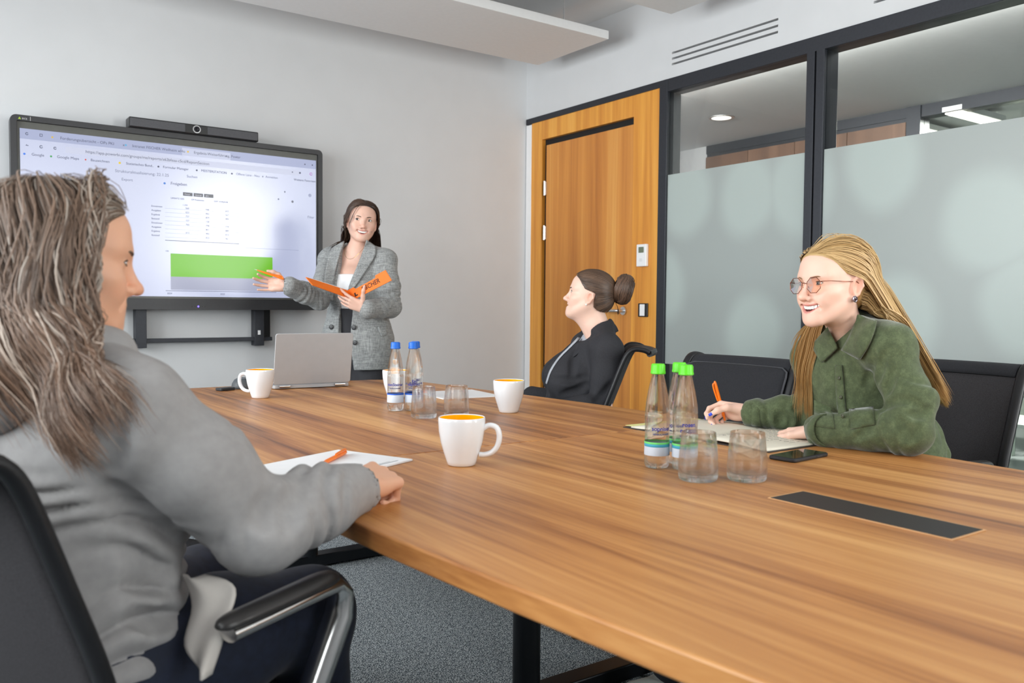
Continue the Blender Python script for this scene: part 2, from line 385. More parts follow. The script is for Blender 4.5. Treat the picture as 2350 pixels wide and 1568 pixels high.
# wall controls on the wood
th = empty('thermostat', (XR-.001, 3.782, 1.352)); tag(th, 'white room thermostat with small grey display on the wood beside the door', 'thermostat')
MB().box(-.022, 0, -.042, .042, 0, .135).build('housing', M_trimw, th, bevel=.004)
MB().box(-.0235, -.02, -.022, .022, .083, .118).build('display', mat('lcd_grey', rgb(112, 120, 100), .3), th)
MB().box(-.0235, -.021, -.014, .014, .03, .05).build('button', mat('off_white_button', rgb(225, 226, 228), .4), th, bevel=.0015)
sw = empty('light_switch', (XR-.001, 3.775, 1.045)); tag(sw, 'black light switch with white rocker on the wood beside the door', 'switch')
MB().box(-.010, 0, -.04, .04, 0, .083).build('frame', mat('black_plastic', rgb(24, 24, 26), .35), sw, bevel=.003)
MB().box(-.015, -.008, -.018, .022, .006, .077).build('rocker', M_trimw, sw, bevel=.002)

# ceiling sails
def sail(x0, x1, y0, y1, z, label):
    s = empty('ceiling_sail', ((x0+x1)/2, (y0+y1)/2, z)); tag(s, label, 'ceiling panel', 'ceiling sails')
    a, b = (x1-x0)/2, (y1-y0)/2
    MB().box(-a, a, -b, b, 0, .05).build('panel', M_sail, s, bevel=.003)
    for sx in (-1, 1):
        for sy in (-1, 1):
            px, py = sx*(a-.28), sy*(b-.08)
            MB().tube([(px, py, .05), (px, py, ZC-z)], .004, 8).build('hanger', M_chrome, s)
sail(-.9, 3.454, 3.873, 4.569, 2.70, 'grey white ceiling sail hanging in front of the screen wall')
sail(-.9, 3.433, 2.63, 3.346, 2.70, 'ceiling sail cut by the top edge, second from the screen wall')

# corridor and office beyond the partition
XC = 5.7
M_wall2 = mat('corridor_paint', (.60, .60, .61, 1), .85, var=.02)
M_cc = mat('corridor_ceiling_paint', (.62, .62, .62, 1), .9, var=.02)
struct('floor_corridor', MB().box(XR+.1, 9.5, YB, 8.0, -.08, -.001), mat('corridor_vinyl', rgb(150, 156, 160), .35, var=.06, scale=3))
struct('ceiling_corridor', MB().box(XR+.12, 9.5, YB, 8.0, 2.5, 2.6), M_cc)
struct('wall_corridor', MB().box(XC, XC+.1, 5.1, 8.0, 0, 2.5).box(XR+.12, XC, 5.6, 5.7, 0, 2.5), M_wall2)
cw = struct('wall_corridor_wood', MB().box(XC, XC+.1, 3.28, 5.1, 0, 2.43).box(XC-.01, XC+.11, 3.2, 5.1, 2.43, 2.5), M_dark); M_brown = wood('brown_veneer', [(.25, rgb(92, 66, 50)), (.5, rgb(112, 82, 64)), (.75, rgb(130, 98, 78))], 2, 9, .5)
for k in range(4):
    y0 = 3.285+k*.454; MB().box(XC-.018, XC, y0, y0+.449, .05, 2.40).build('panel', M_brown, cw)
struct('trim_%d' % tn, MB().box(XC-.02, XC+.1, 3.18, 3.28, 0, 2.5).box(XC-.01, XC+.1, YB, 3.18, 2.42, 2.5).box(XC-.02, XC+.1, 2.36, 2.44, 0, 2.42).box(XC-.02, XC+.1, .6, .7, 0, 2.42), M_dark); tn += 1
struct('window_%d' % wn, MB().box(XC+.03, XC+.04, YB, 3.18, 0, 2.42), M_gpane); wn += 1
struct('wall_office', MB().box(9.4, 9.5, YB, 8, 0, 2.5).box(XC, 9.5, 7.9, 8, 0, 2.5).box(XC+.1, 9.4, YB-.1, YB, 0, 2.5), mat('office_paint', rgb(196, 206, 200), .85))
struct('wall_corridor_end', MB().box(XR+.1, XC, YB-.1, YB, 0, 2.5), M_wall2)
struct('trim_%d' % tn, MB().box(6.8, 6.86, 3.02, 3.08, 0, 2.5), mat('pale_column', rgb(214, 224, 214), .7)); tn += 1
dl = empty('downlight', (4.92, 4.27, 2.5)); tag(dl, 'round recessed downlight in the corridor ceiling behind the glass', 'lamp')
MB().lathe([(.072, -.004), (.095, -.004), (.095, 0), (.072, 0)], 32).build('ring', M_chrome, dl, smooth=40)
MB().lathe([(.0, -.002), (.055, -.0025), (.072, -.004)], 32).build('reflector', emat('downlight_glow', (1, .97, .92, 1), 2.0), dl, smooth=60)
lamp = bpy.data.lights.new('downlight_bulb', 'SPOT'); lamp.energy = 22; lamp.spot_size = 2.2; lamp.shadow_soft_size = .06
lo = bpy.data.objects.new('downlight_bulb', lamp); COL.objects.link(lo); lo.parent = dl; lo.location = (0, 0, -.01)
for i, (x, y, lb) in enumerate([(5.99, 2.97, 'lit ceiling lamp in the far office, nearest to its glass front'), (6.35, 3.42, 'lit ceiling lamp in the far office, deeper in the room')]):
    l = empty('ceiling_lamp', (x, y, 2.40)); tag(l, lb, 'lamp', 'office ceiling lamps')
    MB().box(-.30, .30, -.07, .07, .02, .06).build('housing', M_trimw, l, bevel=.004)
    MB().box(-.28, .28, -.055, .055, .012, .02).build('diffuser', emat('lamp_diffuser', (1, .93, .78, 1), 9), l)
    for s in (-.2, .2): MB().tube([(s, 0, .06), (s, 0, .1)], .004, 8).build('hanger', M_chrome, l)
    pl = area('ceiling_lamp_light', (0, 0, .005), (0, 0, -1), .55, .1, 90, (1, .95, .86)); pl.parent = l
area('corridor_fill_light', (3.87, 2.2, 2.46), (5.3, 2.2, 1.9), 5.4, .1, 105, (1, .99, .97))  # added fill strip, hidden behind the top rail, brightens the corridor
M_ttop = mat('white_table_top', rgb(206, 214, 212), .4); M_tleg = mat('dark_table_leg', rgb(40, 46, 52), .5)
for i, (x, y, lb) in enumerate([(6.35, 2.78, 'small white office table seen low through the partition, nearer one'), (7.3, 3.36, 'small white office table seen low through the partition, farther one')]):
    t = empty('office_table', (x, y, 0)); tag(t, lb, 'table', 'tables in the far office')
    hgt = (.34, .44)[i]
    MB().box(-.28, .28, -.28, .28, hgt-.025, hgt).build('table_top', M_ttop, t, bevel=.003)
    for sx in (-.24, .24):
        for sy in (-.24, .24): MB().tube([(sx, sy, 0), (sx, sy, hgt-.025)], .014, 8).build('leg', M_tleg, t)

# ------------------------------------------------------------------ conference table
TZ = .74
tcols = [(.31, rgb(110, 64, 30)), (.42, rgb(160, 101, 52)), (.53, rgb(190, 130, 72)), (.68, rgb(216, 160, 98))]
M_table = wood('walnut_top', tcols, 1, 13, .42, .10)
tb = empty('conference_table', (1.37, 1.85, 0)); tag(tb, 'long boat shaped wooden conference table on black steel legs', 'table')
right = [(2.0, 3.63), (2.02, 3.5), (2.033, 3.365), (2.065, 3.08), (2.094, 2.79), (2.118, 2.48), (2.131, 2.175), (2.136, 1.85)]
corner = [(1.37, 3.80), (1.726, 3.797), (1.85, 3.782), (1.931, 3.74), (1.975, 3.69)]
half = corner+right
far = [(x, y) for x, y in half]
polyF = [(x-1.37, y-1.85) for x, y in reversed(half)]+[(1.37-x, y-1.85) for x, y in half[1:]]
polyF = [(p[0], max(p[1], .0015)) for p in polyF]
polyN = [(x, -y) for x, y in polyF][::-1]
def top_panel(poly):
    o = MB().prism(poly, TZ-.036, TZ).build('table_top', M_table, tb, bevel=.004, seg=3, smooth=35); return o
top_panel(polyF); o2 = top_panel(polyN)
# second leaf uses its own stretch of veneer
m2 = M_table.copy(); m2.name = 'walnut_top_leaf'
for n in m2.node_tree.nodes:
    if n.type == 'MAPPING': n.inputs['Location'].default_value = (3.7, 9.1, 2.2)
o2.data.materials[0] = m2
M_steel = mat('black_steel', rgb(22, 25, 30), .38, .3, var=.08, scale=20)
for y in (1.53, -.01, -1.5):
    MB().lathe([(0, .05), (.038, .05), (.038, TZ-.036), (0, TZ-.036)], 28, None, (0, y, 0)).build('leg', M_steel, tb, smooth=40)
    MB().box(-.52, .52, y-.035, y+.035, .008, .055).build('foot_bar', M_steel, tb, bevel=.004)
    MB().box(-.45, .45, y-.05, y+.05, TZ-.062, TZ-.036).build('top_bracket', M_steel, tb)
MB().box(-.03, .03, -1.5, 1.53, TZ-.09, TZ-.037).build('rail', M_steel, tb)
# cable hatch set into the top
px = MB().prism([(x-1.37, y-1.85) for x, y in ((1.36, 1.04), (1.36, .69), (1.462, .69), (1.462, 1.04))][::1], TZ+.0004, TZ+.0022)
px.build('cable_hatch', mat('black_hatch', rgb(38, 34, 34), .5, var=.1, scale=200), tb)
fr = MB()
for a, b, c, d in ((1.356, 1.36, .686, 1.044), (1.462, 1.467, .686, 1.044), (1.36, 1.462, .686, .69), (1.36, 1.462, 1.04, 1.045)): fr.box(a-1.37, b-1.37, c-1.85, d-1.85, TZ+.0003, TZ+.0016)
fr.build('hatch_edge', mat('hatch_edge_band', rgb(214, 166, 118), .4), tb)

# ------------------------------------------------------------------ display on the wall
M_bez = mat('display_bezel', rgb(58, 58, 60), .38, .2, var=.04, scale=60)
M_bez2 = mat('display_bezel_inner', rgb(22, 22, 24), .3, var=.05)
tv = empty('wall_display', (1.258, 4.905, 1.07)); tag(tv, 'large wall mounted touch display showing a browser page with a green bar', 'display')
hw = .815; H = .962
MB().prism(rrect(-hw+.001, hw-.001, .001, H-.001, .028), -.06, .002, rotx(pi/2)).build('back_housing', M_bez2, tv)
ring = MB(); o_ = rrect(-hw, hw, 0, H, .028, 6); i_ = rrect(-hw+.028, hw-.028, .058, H-.028, .004, 6)
n = len(o_)
for p_ in (o_, i_): pass
vs = [(x, -.018, z) for x, z in o_]+[(x, -.018, z) for x, z in i_]+[(x, .03, z) for x, z in o_]+[(x, -.004, z) for x, z in i_]
fs = []
for k in range(n):
    l = (k+1) % n; fs += [(k, l, n+l, n+k)[::-1], (2*n+k, 2*n+l, l, k)[::-1], (n+k, n+l, 3*n+l, 3*n+k)[::-1]]
ring.add(vs, fs); ring.build('bezel', M_bez, tv)
sx0, sx1, sz0, sz1 = -hw+.03, hw-.03, .06, H-.03
def screen_mat():
    m, nt, p = nodes('lit_screen')
    tc = nd(nt, 'ShaderNodeTexCoord'); nz = nd(nt, 'ShaderNodeTexNoise'); nz.inputs['Scale'].default_value = 1.2; link(nt, tc.outputs['Object'], nz.inputs['Vector'])
    r = ramp(nt, nz.outputs[0], [(.3, rgb(188, 196, 230)), (.7, rgb(204, 210, 236))])
    link(nt, r.outputs[0], p.inputs['Emission Color']); p.inputs['Emission Strength'].default_value = SCR
    p.inputs['Base Color'].default_value = (.03, .03, .035, 1); p.inputs['Roughness'].default_value = .27; p.inputs['Specular IOR Level'].default_value = 1.; p.inputs['Coat Weight'].default_value = 1.; p.inputs['Coat Roughness'].default_value = .22
    return m
SCR = .70
MB().box(sx0, sx1, -.006, 0, sz0, sz1).build('glass_border', mat('screen_border', rgb(88, 88, 84), .3), tv)
scr = MB().box(sx0+.012, sx1-.008, -.0075, -.004, sz0+.012, sz1-.034).build('screen', screen_mat(), tv)
def sc_rect(name, x0, x1, z0, z1, m, lift=1): return MB().box(x0, x1, -.0075-.0006*lift, -.007, z0, z1).build(name, m, scr)
def E(r, g, b): return emat('pixel_%d_%d_%d' % (r, g, b), rgb(r, g, b), SCR*1.02)
TX, TZt = sx0+.012, sz1-.034
sw_, sh_ = sx1-.008-TX, TZt-(sz0+.012)
def U(u, v): return TX+u*sw_, TZt-v*sh_
def srect(name, u0, u1, v0, v1, m, lift=1):
    a, b = U(u0, v0); c, d = U(u1, v1); return sc_rect(name, a, c, d, b, m, lift)
def stext(txt, u, v, size, m):
    x, z = U(u, v); return text_obj('lettering', txt, size, m, scr, Matrix.Translation((x, -.0095, z)) @ Matrix.Rotation(pi/2, 4, 'X'))
srect('tab_strip', 0, 1, 0, .062, E(176, 184, 218))
srect('address_bar', .13, .93, .083, .122, E(214, 219, 242))
srect('active_tab', .50, .67, .012, .062, E(206, 212, 238), 2)
dk, md = E(70, 76, 104), E(128, 134, 160)
for t in [('Forderungsübersicht - OPs PKI', .115, .043, .020, dk), ('Intranet FISCHER Weilheim - Ho', .335, .043, .020, dk), ('Ergebnis-Weiterführung, Power', .54, .043, .020, dk), ('x', .305, .043, .02, dk), ('x', .487, .043, .02, dk), ('x', .652, .043, .02, dk), ('+', .69, .043, .02, md),
          ('https://app.powerbi.com/groups/me/reports/a62bfeaa-c5cd/ReportSection', .19, .110, .021, dk), ('Google', .032, .158, .019, dk), ('Google Maps', .105, .158, .019, dk), ('Bauzeichnen', .205, .158, .018, dk), ('Statistisches Bund..', .315, .158, .018, dk), ('Formular Manager', .435, .158, .018, dk), ('MEISTERSTATION', .565, .158, .018, dk), ('Offene Liste - Neu', .69, .158, .018, md), ('Anmelden', .80, .158, .018, md), ('Weitere Favoriten', .91, .158, .018, dk),
          ('Strukturaktualisierung: 22.1.25', .28, .212, .022, md), ('Suchen', .515, .205, .02, md), ('Freigeben', .46, .262, .022, dk), ('Export', .30, .262, .02, md), ('Filter', .965, .42, .02, md),
          ('1.250', .50, .395, .012, md), ('UMSATZ GES.', .46, .355, .012, dk), ('OP Positionen', .53, .355, .012, dk), ('DIFF VORJAHR', .61, .355, .012, dk)]:
    stext(*t)
for i, (u, v, w, c) in enumerate([(.02, .03, .010, dk), (.06, .03, .011, dk), (.02, .10, .010, dk), (.06, .10, .011, dk), (.10, .10, .010, dk), (.0925, .035, .009, E(232, 192, 40)), (.315, .035, .010, E(90, 180, 230)), (.52, .035, .010, E(240, 196, 30)), (.012, .152, .011, E(66, 133, 244)), (.088, .152, .010, E(52, 168, 83)), (.19, .152, .008, E(220, 60, 50)), (.295, .152, .012, E(240, 210, 20)), (.42, .152, .010, dk), (.55, .152, .010, dk), (.675, .152, .010, dk), (.79, .152, .008, md), (.98, .10, .013, E(180, 80, 190)), (.935, .10, .011, dk), (.905, .10, .009, md), (.44, .257, .012, E(60, 130, 220)), (.85, .30, .010, md), (.875, .245, .010, md), (.975, .255, .020, E(166, 172, 204)), (.905, .31, .014, E(120, 124, 140)), (.955, .035, .008, dk), (.985, .035, .008, dk)]):
    x, z = U(u, v)
    if i in (0, 3, 4, 16): MB().tube([(x+w*.55*cos(a), -.0085, z+w*.55*sin(a)) for a in np.linspace(.5, 5.9, 14)], .0018, 5).build('icon', c, scr)
    elif i == 1: MB().tube([(x+a*w*.5, -.0085, z+b*w*.5) for a, b in ((-1, -1), (1, -1), (1, 1), (-1, 1))], .0018, 5, closed=True).build('icon', c, scr)
    elif i == 2: MB().tube([(x+w*.6, -.0085, z), (x-w*.6, -.0085, z), (x-w*.1, -.0085, z+w*.45)], .0018, 5).build('icon', c, scr)
    else: MB().prism([(w*.5*cos(a), w*.5*sin(a)) for a in np.linspace(0, 2*pi, 14)[:-1]], 0, .0012, rotx(pi/2), (x, -.0078, z)).build('icon', c, scr)
for k in range(3): srect('button', .502+k*.0365, .535+k*.0365, .305, .328, E(84, 86, 96))
for k in range(3): stext(('Monat', 'Quartal', 'Jahr')[k], .507+k*.0365, .322, .011, E(220, 222, 235))
rnd = random.Random(3)
for k in range(8):
    v = .41+k*.027
    srect('table_rule', .44, .70, v+.009, v+.0105, E(168, 174, 204))
    for u in (.50, .57, .64):
        if rnd.random() < .8: stext(str(rnd.randint(3, 980)), u+.01, v+.006, .013, dk)
    stext(('Einnahmen', 'Ausgaben', 'Ergebnis', 'Bestand')[k % 4], .395, v+.006, .013, dk)
srect('rule', .44, .70, .628, .632, E(100, 106, 130)); srect('rule', .72, .93, .655, .657, E(160, 166, 200))
srect('green_bar', .458, .826, .715, .868, E(116, 200, 20), 2)
srect('grey_bar', .458, .826, .868, .955, E(176, 180, 204), 2)
srect('axis', .44, .84, .960, .964, E(130, 136, 160), 2)
stext('2024', .445, .985, .013, dk); stext('2025', .63, .985, .013, dk)
stext('100', .44, .705, .012, md)
x, z = -hw+.035, H-.022
MB().prism([(0, 0), (.012, 0), (.006, .012)], 0, .001, rotx(pi/2), (x, -.0182, z)).build('logo', mat('logo_green', rgb(170, 200, 60), .5), tv)
text_obj('lettering', 'ecs', .018, mat('pale_print', rgb(190, 190, 190), .5), tv, Matrix.Translation((x+.016, -.0192, z)) @ Matrix.Rotation(pi/2, 4, 'X'))
MB().box(x+.052, x+.054, -.0192, -.018, z-.004, z+.016).build('logo_bar', mat('pale_print', rgb(190, 190, 190), .5), tv)
MB().box(hw-.05, hw-.034, -.0192, -.018, .018, .032).build('sticker', mat('orange_sticker', rgb(230, 90, 30), .5), tv)
for k, dx in enumerate((-.035, -.02, .02, .035)): MB().lathe([(0, 0), (.004, 0), (.004, .002), (0, .002)], 10, rotx(pi/2), (.08+dx, -.018, .018)).build('button', M_bez2, tv)
MB().lathe([(0, 0), (.005, 0), (.004, .0025), (0, .003)], 12, rotx(pi/2), (.08, -.018, .018)).build('power_light', emat('blue_led', (.15, .1, 1, 1), 3), tv)
# wall bracket under the display
br = empty('wall_bracket', (1.258, 4.96, .86)); tag(br, 'black metal wall bracket carrying the touch display', 'bracket')
for x in (-.21, .44): MB().box(x-.028, x+.028, -.03, .035, .0, 1.0).build('upright', M_dark, br, bevel=.002)
MB().box(-.52, .52, -.02, .03, .028, .050).build('cross_bar', M_dark, br, bevel=.002)
MB().box(.468, .515, .0, .035, .03, .9).build('side_channel', M_bez2, br, bevel=.002)
MB().box(.43, .445, -.033, -.03, .065, .09).build('label_sticker', M_trimw, br)
# conference bar on the display
cb = empty('video_bar', (1.33, 4.955, 2.033)); tag(cb, 'black video conference bar with camera lens on top of the display', 'camera')
MB().box(-.345, .345, -.09, 0, 0, .055).build('body', M_bez2, cb, bevel=.006)
for s in (-1, 1):
    sp = MB().box(s*.20-.14, s*.20+.14, -.093, -.088, .006, .049).build('speaker_grille', mat('grey_grille', rgb(84, 84, 88), .7, var=.35, scale=900), cb, bevel=.002)
MB().lathe([(0, 0), (.016, 0), (.016, .008), (.009, .010), (0, .006)], 20, rotx(pi/2), (0, -.088, .028)).build('lens', mat('lens_glass', rgb(30, 30, 36), .08), cb, smooth=40)
MB().lathe([(.016, 0), (.021, 0), (.021, .006), (.016, .006)], 20, rotx(pi/2), (0, -.088, .028)).build('lens_ring', mat('lens_ring', rgb(170, 170, 172), .3, .8), cb, smooth=40)

# ------------------------------------------------------------------ implicit surfaces for bodies, clothes and hair
class Field:
    """ordered list of smooth-blended shapes; ev(P) gives signed distance"""
    def __init__(s): s.ops = []
    def cap(s, a, b, ra, rb=None, k=.01, op='u', T=None):
        a, b = np.asarray(a, float), np.asarray(b, float)
        if T is not None: a, b = T[0]@a+T[1], T[0]@b+T[1]
        rb = ra if rb is None else rb
        s.ops.append((op, k, 'c', (a, b, ra, rb), (a+b)/2, np.linalg.norm(b-a)/2+max(ra, rb))); return s
    def ell(s, c, r, R=None, k=.01, op='u', T=None):
        c = np.asarray(c, float); R = np.eye(3) if R is None else R
        if T is not None: c = T[0]@c+T[1]; R = T[0]@R
        r = np.asarray(r, float)*np.ones(3)
        s.ops.append((op, k, 'e', (c, r, R), c, r.max())); return s
    def box(s, c, h, rr=.005, R=None, k=.01, op='u', T=None):
        c = np.asarray(c, float); R = np.eye(3) if R is None else R
        if T is not None: c = T[0]@c+T[1]; R = T[0]@R
        h = np.asarray(h, float); s.ops.append((op, k, 'b', (c, h, rr, R), c, np.linalg.norm(h))); return s
    def half(s, p, n, k=.004, op='i', T=None):
        """keep the side n points away from (op i)"""
        p = np.asarray(p, float); n = unit(n)
        if T is not None: p = T[0]@p+T[1]; n = T[0]@n
        s.ops.append((op, k, 'h', (p, n), p, 1e9)); return s
    def fn(s, f, op='d', k=.004): s.ops.append((op, k, 'f', f, None, 1e9)); return s
    def chain(s, pts, rs, k=.01, op='u', T=None):
        for i in range(len(pts)-1): s.cap(pts[i], pts[i+1], rs[i], rs[i+1], k, op, T)
        return s
    @staticmethod
    def shape(t, q, P):
        if t == 'c':
            a, b, ra, rb = q; ab = b-a; L = ab@ab
            h = np.clip(((P-a)@ab)/L, 0, 1) if L > 1e-12 else np.zeros(len(P))
            return np.linalg.norm(P-a-h[:, None]*ab, axis=1)-(ra+(rb-ra)*h)
        if t == 'e':
            c, r, R = q; l = (P-c)@R; k0 = np.linalg.norm(l/r, axis=1); k1 = np.linalg.norm(l/(r*r), axis=1)
            return np.where(k1 > 1e-9, k0*(k0-1)/np.maximum(k1, 1e-9), -r.min())
        if t == 'b':
            c, h, rr, R = q; l = np.abs((P-c)@R)-(h-rr)
            return np.linalg.norm(np.maximum(l, 0), axis=1)+np.minimum(l.max(1), 0)-rr
        if t == 'h': return (P-q[0])@q[1]
        return q(P)
    def ev(s, P, cull=True):
        P = np.asarray(P, float); d = np.full(len(P), .35)
        for op, k, t, q, c, r in s.ops:
            if op == 'd': d = d+q(P); continue
            if cull and c is not None and r < 1e8:
                m = np.flatnonzero(np.einsum('ij,ij->i', P-c, P-c) < (r+k+.05)**2)
                if len(m) == 0: continue
                x = s.shape(t, q, P[m]); y = d[m]
            else: m = slice(None); x = s.shape(t, q, P); y = d
            if op == 'u': h = np.maximum(k-np.abs(y-x), 0)/k; z = np.minimum(y, x)-h*h*k*.25
            elif op == 's': x = -x; h = np.maximum(k-np.abs(y-x), 0)/k; z = np.maximum(y, x)+h*h*k*.25
            else: h = np.maximum(k-np.abs(y-x), 0)/k; z = np.maximum(y, x)+h*h*k*.25
            d[m] = z
        return d
    def evb(s, P, C, br):
        nb, m = P.shape[:2]; d = np.full((nb, m), .35)
        for op, k, t, q, c, r in s.ops:
            if op == 'd': d = d+q(P.reshape(-1, 3)).reshape(nb, m); continue
            if c is not None and r < 1e8: i = np.flatnonzero(np.einsum('ij,ij->i', C-c, C-c) < (r+k+.012+br)**2)
            else: i = np.arange(nb)
            if len(i) == 0: continue
            x = s.shape(t, q, P[i].reshape(-1, 3)).reshape(len(i), m); y = d[i]
            if op == 's': x = -x
            h = np.maximum(k-np.abs(y-x), 0)/k
            d[i] = np.minimum(y, x)-h*h*k*.25 if op == 'u' else np.maximum(y, x)+h*h*k*.25
        return d
    def bounds(s, pad=.02):
        lo = np.full(3, 1e9); hi = -lo
        for op, k, t, q, c, r in s.ops:
            if op != 'u' or c is None: continue
            if t == 'c': m = max(q[2], q[3]); lo = np.minimum(lo, np.minimum(q[0], q[1])-m); hi = np.maximum(hi, np.maximum(q[0], q[1])+m)
            else: lo = np.minimum(lo, c-r); hi = np.maximum(hi, c+r)
        return lo-pad, hi+pad
    def grad(s, P, e=.0008):
        d = s.ev(P); g = np.stack([s.ev(P+V3(*(e*np.eye(3)[i])))-d for i in range(3)], 1)
        return d, g/np.maximum(np.linalg.norm(g, axis=1, keepdims=True), 1e-9)
    def mesh(s, h, lo=None, hi=None, newton=2, slack=.008):
        a, b = s.bounds(); lo = a if lo is None else np.maximum(a, lo); hi = b if hi is None else np.minimum(b, hi)
        B = 6; nb = np.ceil((hi-lo)/(h*B)).astype(int)
        ix = np.stack(np.meshgrid(*[np.arange(n) for n in nb], indexing='ij'), -1).reshape(-1, 3)
        dc = s.ev(lo+(ix+.5)*B*h)
        ix = ix[np.abs(dc) < B*h*.87*1.35+slack]
        loc = np.stack(np.meshgrid(*[np.arange(B+1)]*3, indexing='ij'), -1).reshape(-1, 3)
        G = (ix[:, None, :]*B+loc[None]); D = s.evb(lo+G*h, lo+(ix+.5)*B*h, B*h*.87).reshape(len(ix), B+1, B+1, B+1)
        N = nb*B+2
        gid = lambda q: (q[..., 0]*N[1]+q[..., 1])*N[2]+q[..., 2]
        S = D < 0
        c8 = [S[:, i:B+i, j:B+j, k:B+k] for i in (0, 1) for j in (0, 1) for k in (0, 1)]
        sm = sum(x.astype(np.int8) for x in c8); act = (sm > 0) & (sm < 8)
        bi, x, y, z = np.nonzero(act)
        cell = ix[bi]*B+np.stack([x, y, z], 1); ids = gid(cell)
        acc = np.zeros((len(ids), 3)); cnt = np.zeros(len(ids))
        off = [(i, j, k) for i in (0, 1) for j in (0, 1) for k in (0, 1)]
        val = [D[bi, x+i, y+j, z+k] for i, j, k in off]
        for p in range(8):
            for ax in range(3):
                o = list(off[p])
                if o[ax]: continue
                o2 = list(o); o2[ax] = 1; q = off.index(tuple(o2)); va, vb = val[p], val[q]
                m = (va < 0) != (vb < 0); t = np.where(m, va/np.where(m, va-vb, 1), 0)
                pt = np.tile(np.array(o, float), (len(ids), 1)); pt[:, ax] += t
                acc += pt*m[:, None]; cnt += m
        vert = lo+(cell+acc/cnt[:, None])*h
        od = np.argsort(ids); ids = ids[od]; vert = vert[od]
        F = []
        for ax in range(3):
            sl0 = [slice(None)]+[slice(0, B)]*3; sl1 = list(sl0); sl1[ax+1] = slice(1, B+1)
            s0, s1 = S[tuple(sl0)], S[tuple(sl1)]
            bi, x, y, z = np.nonzero(s0 != s1)
            g = ix[bi]*B+np.stack([x, y, z], 1); fl = s0[bi, x, y, z]
            u, v = (ax+1) % 3, (ax+2) % 3; du = np.eye(3, dtype=int)[u]; dv = np.eye(3, dtype=int)[v]
            q = np.stack([gid(g-du-dv), gid(g-dv), gid(g), gid(g-du)], 1)
            pos = np.searchsorted(ids, q); pos = np.minimum(pos, len(ids)-1)
            ok = (ids[pos] == q).all(1); pos = pos[ok]; fl = fl[ok]
            pos[~fl] = pos[~fl][:, ::-1]; F.append(pos)
        F = np.concatenate(F)
        for _ in range(newton):
            d, g = s.grad(vert); vert = vert-np.clip(d, -h*.6, h*.6)[:, None]*g
        return vert, F
def sdf_obj(name, f, h, m, parent=None, base=(0, 0, 0), color=None, lo=None, hi=None, newton=1, extra=None, smooth_it=0):
    v, F = f.mesh(h, lo, hi, newton)
    return np_obj(name, v, F, m, parent, base, color(v) if callable(color) else color)
def np_obj(name, v, F, m, parent=None, base=(0, 0, 0), col=None):
    me = bpy.data.meshes.new(name); v = np.asarray(v)-np.asarray(base); F = np.asarray(F, dtype=np.int32)
    k = F.shape[1]
    me.vertices.add(len(v)); me.vertices.foreach_set('co', v.astype(np.float32).ravel())
    me.loops.add(F.size); me.loops.foreach_set('vertex_index', F.ravel())
    me.polygons.add(len(F)); me.polygons.foreach_set('loop_start', np.arange(0, F.size, k, dtype=np.int32)); me.polygons.foreach_set('loop_total', np.full(len(F), k, dtype=np.int32))
    me.update(calc_edges=True); me.validate()
    me.polygons.foreach_set('use_smooth', np.ones(len(me.polygons), bool))
    if col is not None:
        a = me.color_attributes.new('Col', 'FLOAT_COLOR', 'POINT'); c = np.ones((len(v), 4), np.float32); c[:, :3] = col; a.data.foreach_set('color', c.ravel())
    return mkobj(name, me, m, parent)
def smooth01(x, a, b): t = np.clip((x-a)/(b-a), 0, 1); return t*t*(3-2*t)
def wob(P, freq, amp, seed, n=5, aniso=(1, 1, 1)):
    """cheap smooth noise from a few sine waves"""
    r = np.random.RandomState(seed); out = np.zeros(len(P))
    for i in range(n):
        w = r.randn(3)*np.asarray(aniso); w = w/np.linalg.norm(w)*freq*(.7+.6*r.rand()); out += np.sin(P@w+r.rand()*6.28)
    return out*amp/n

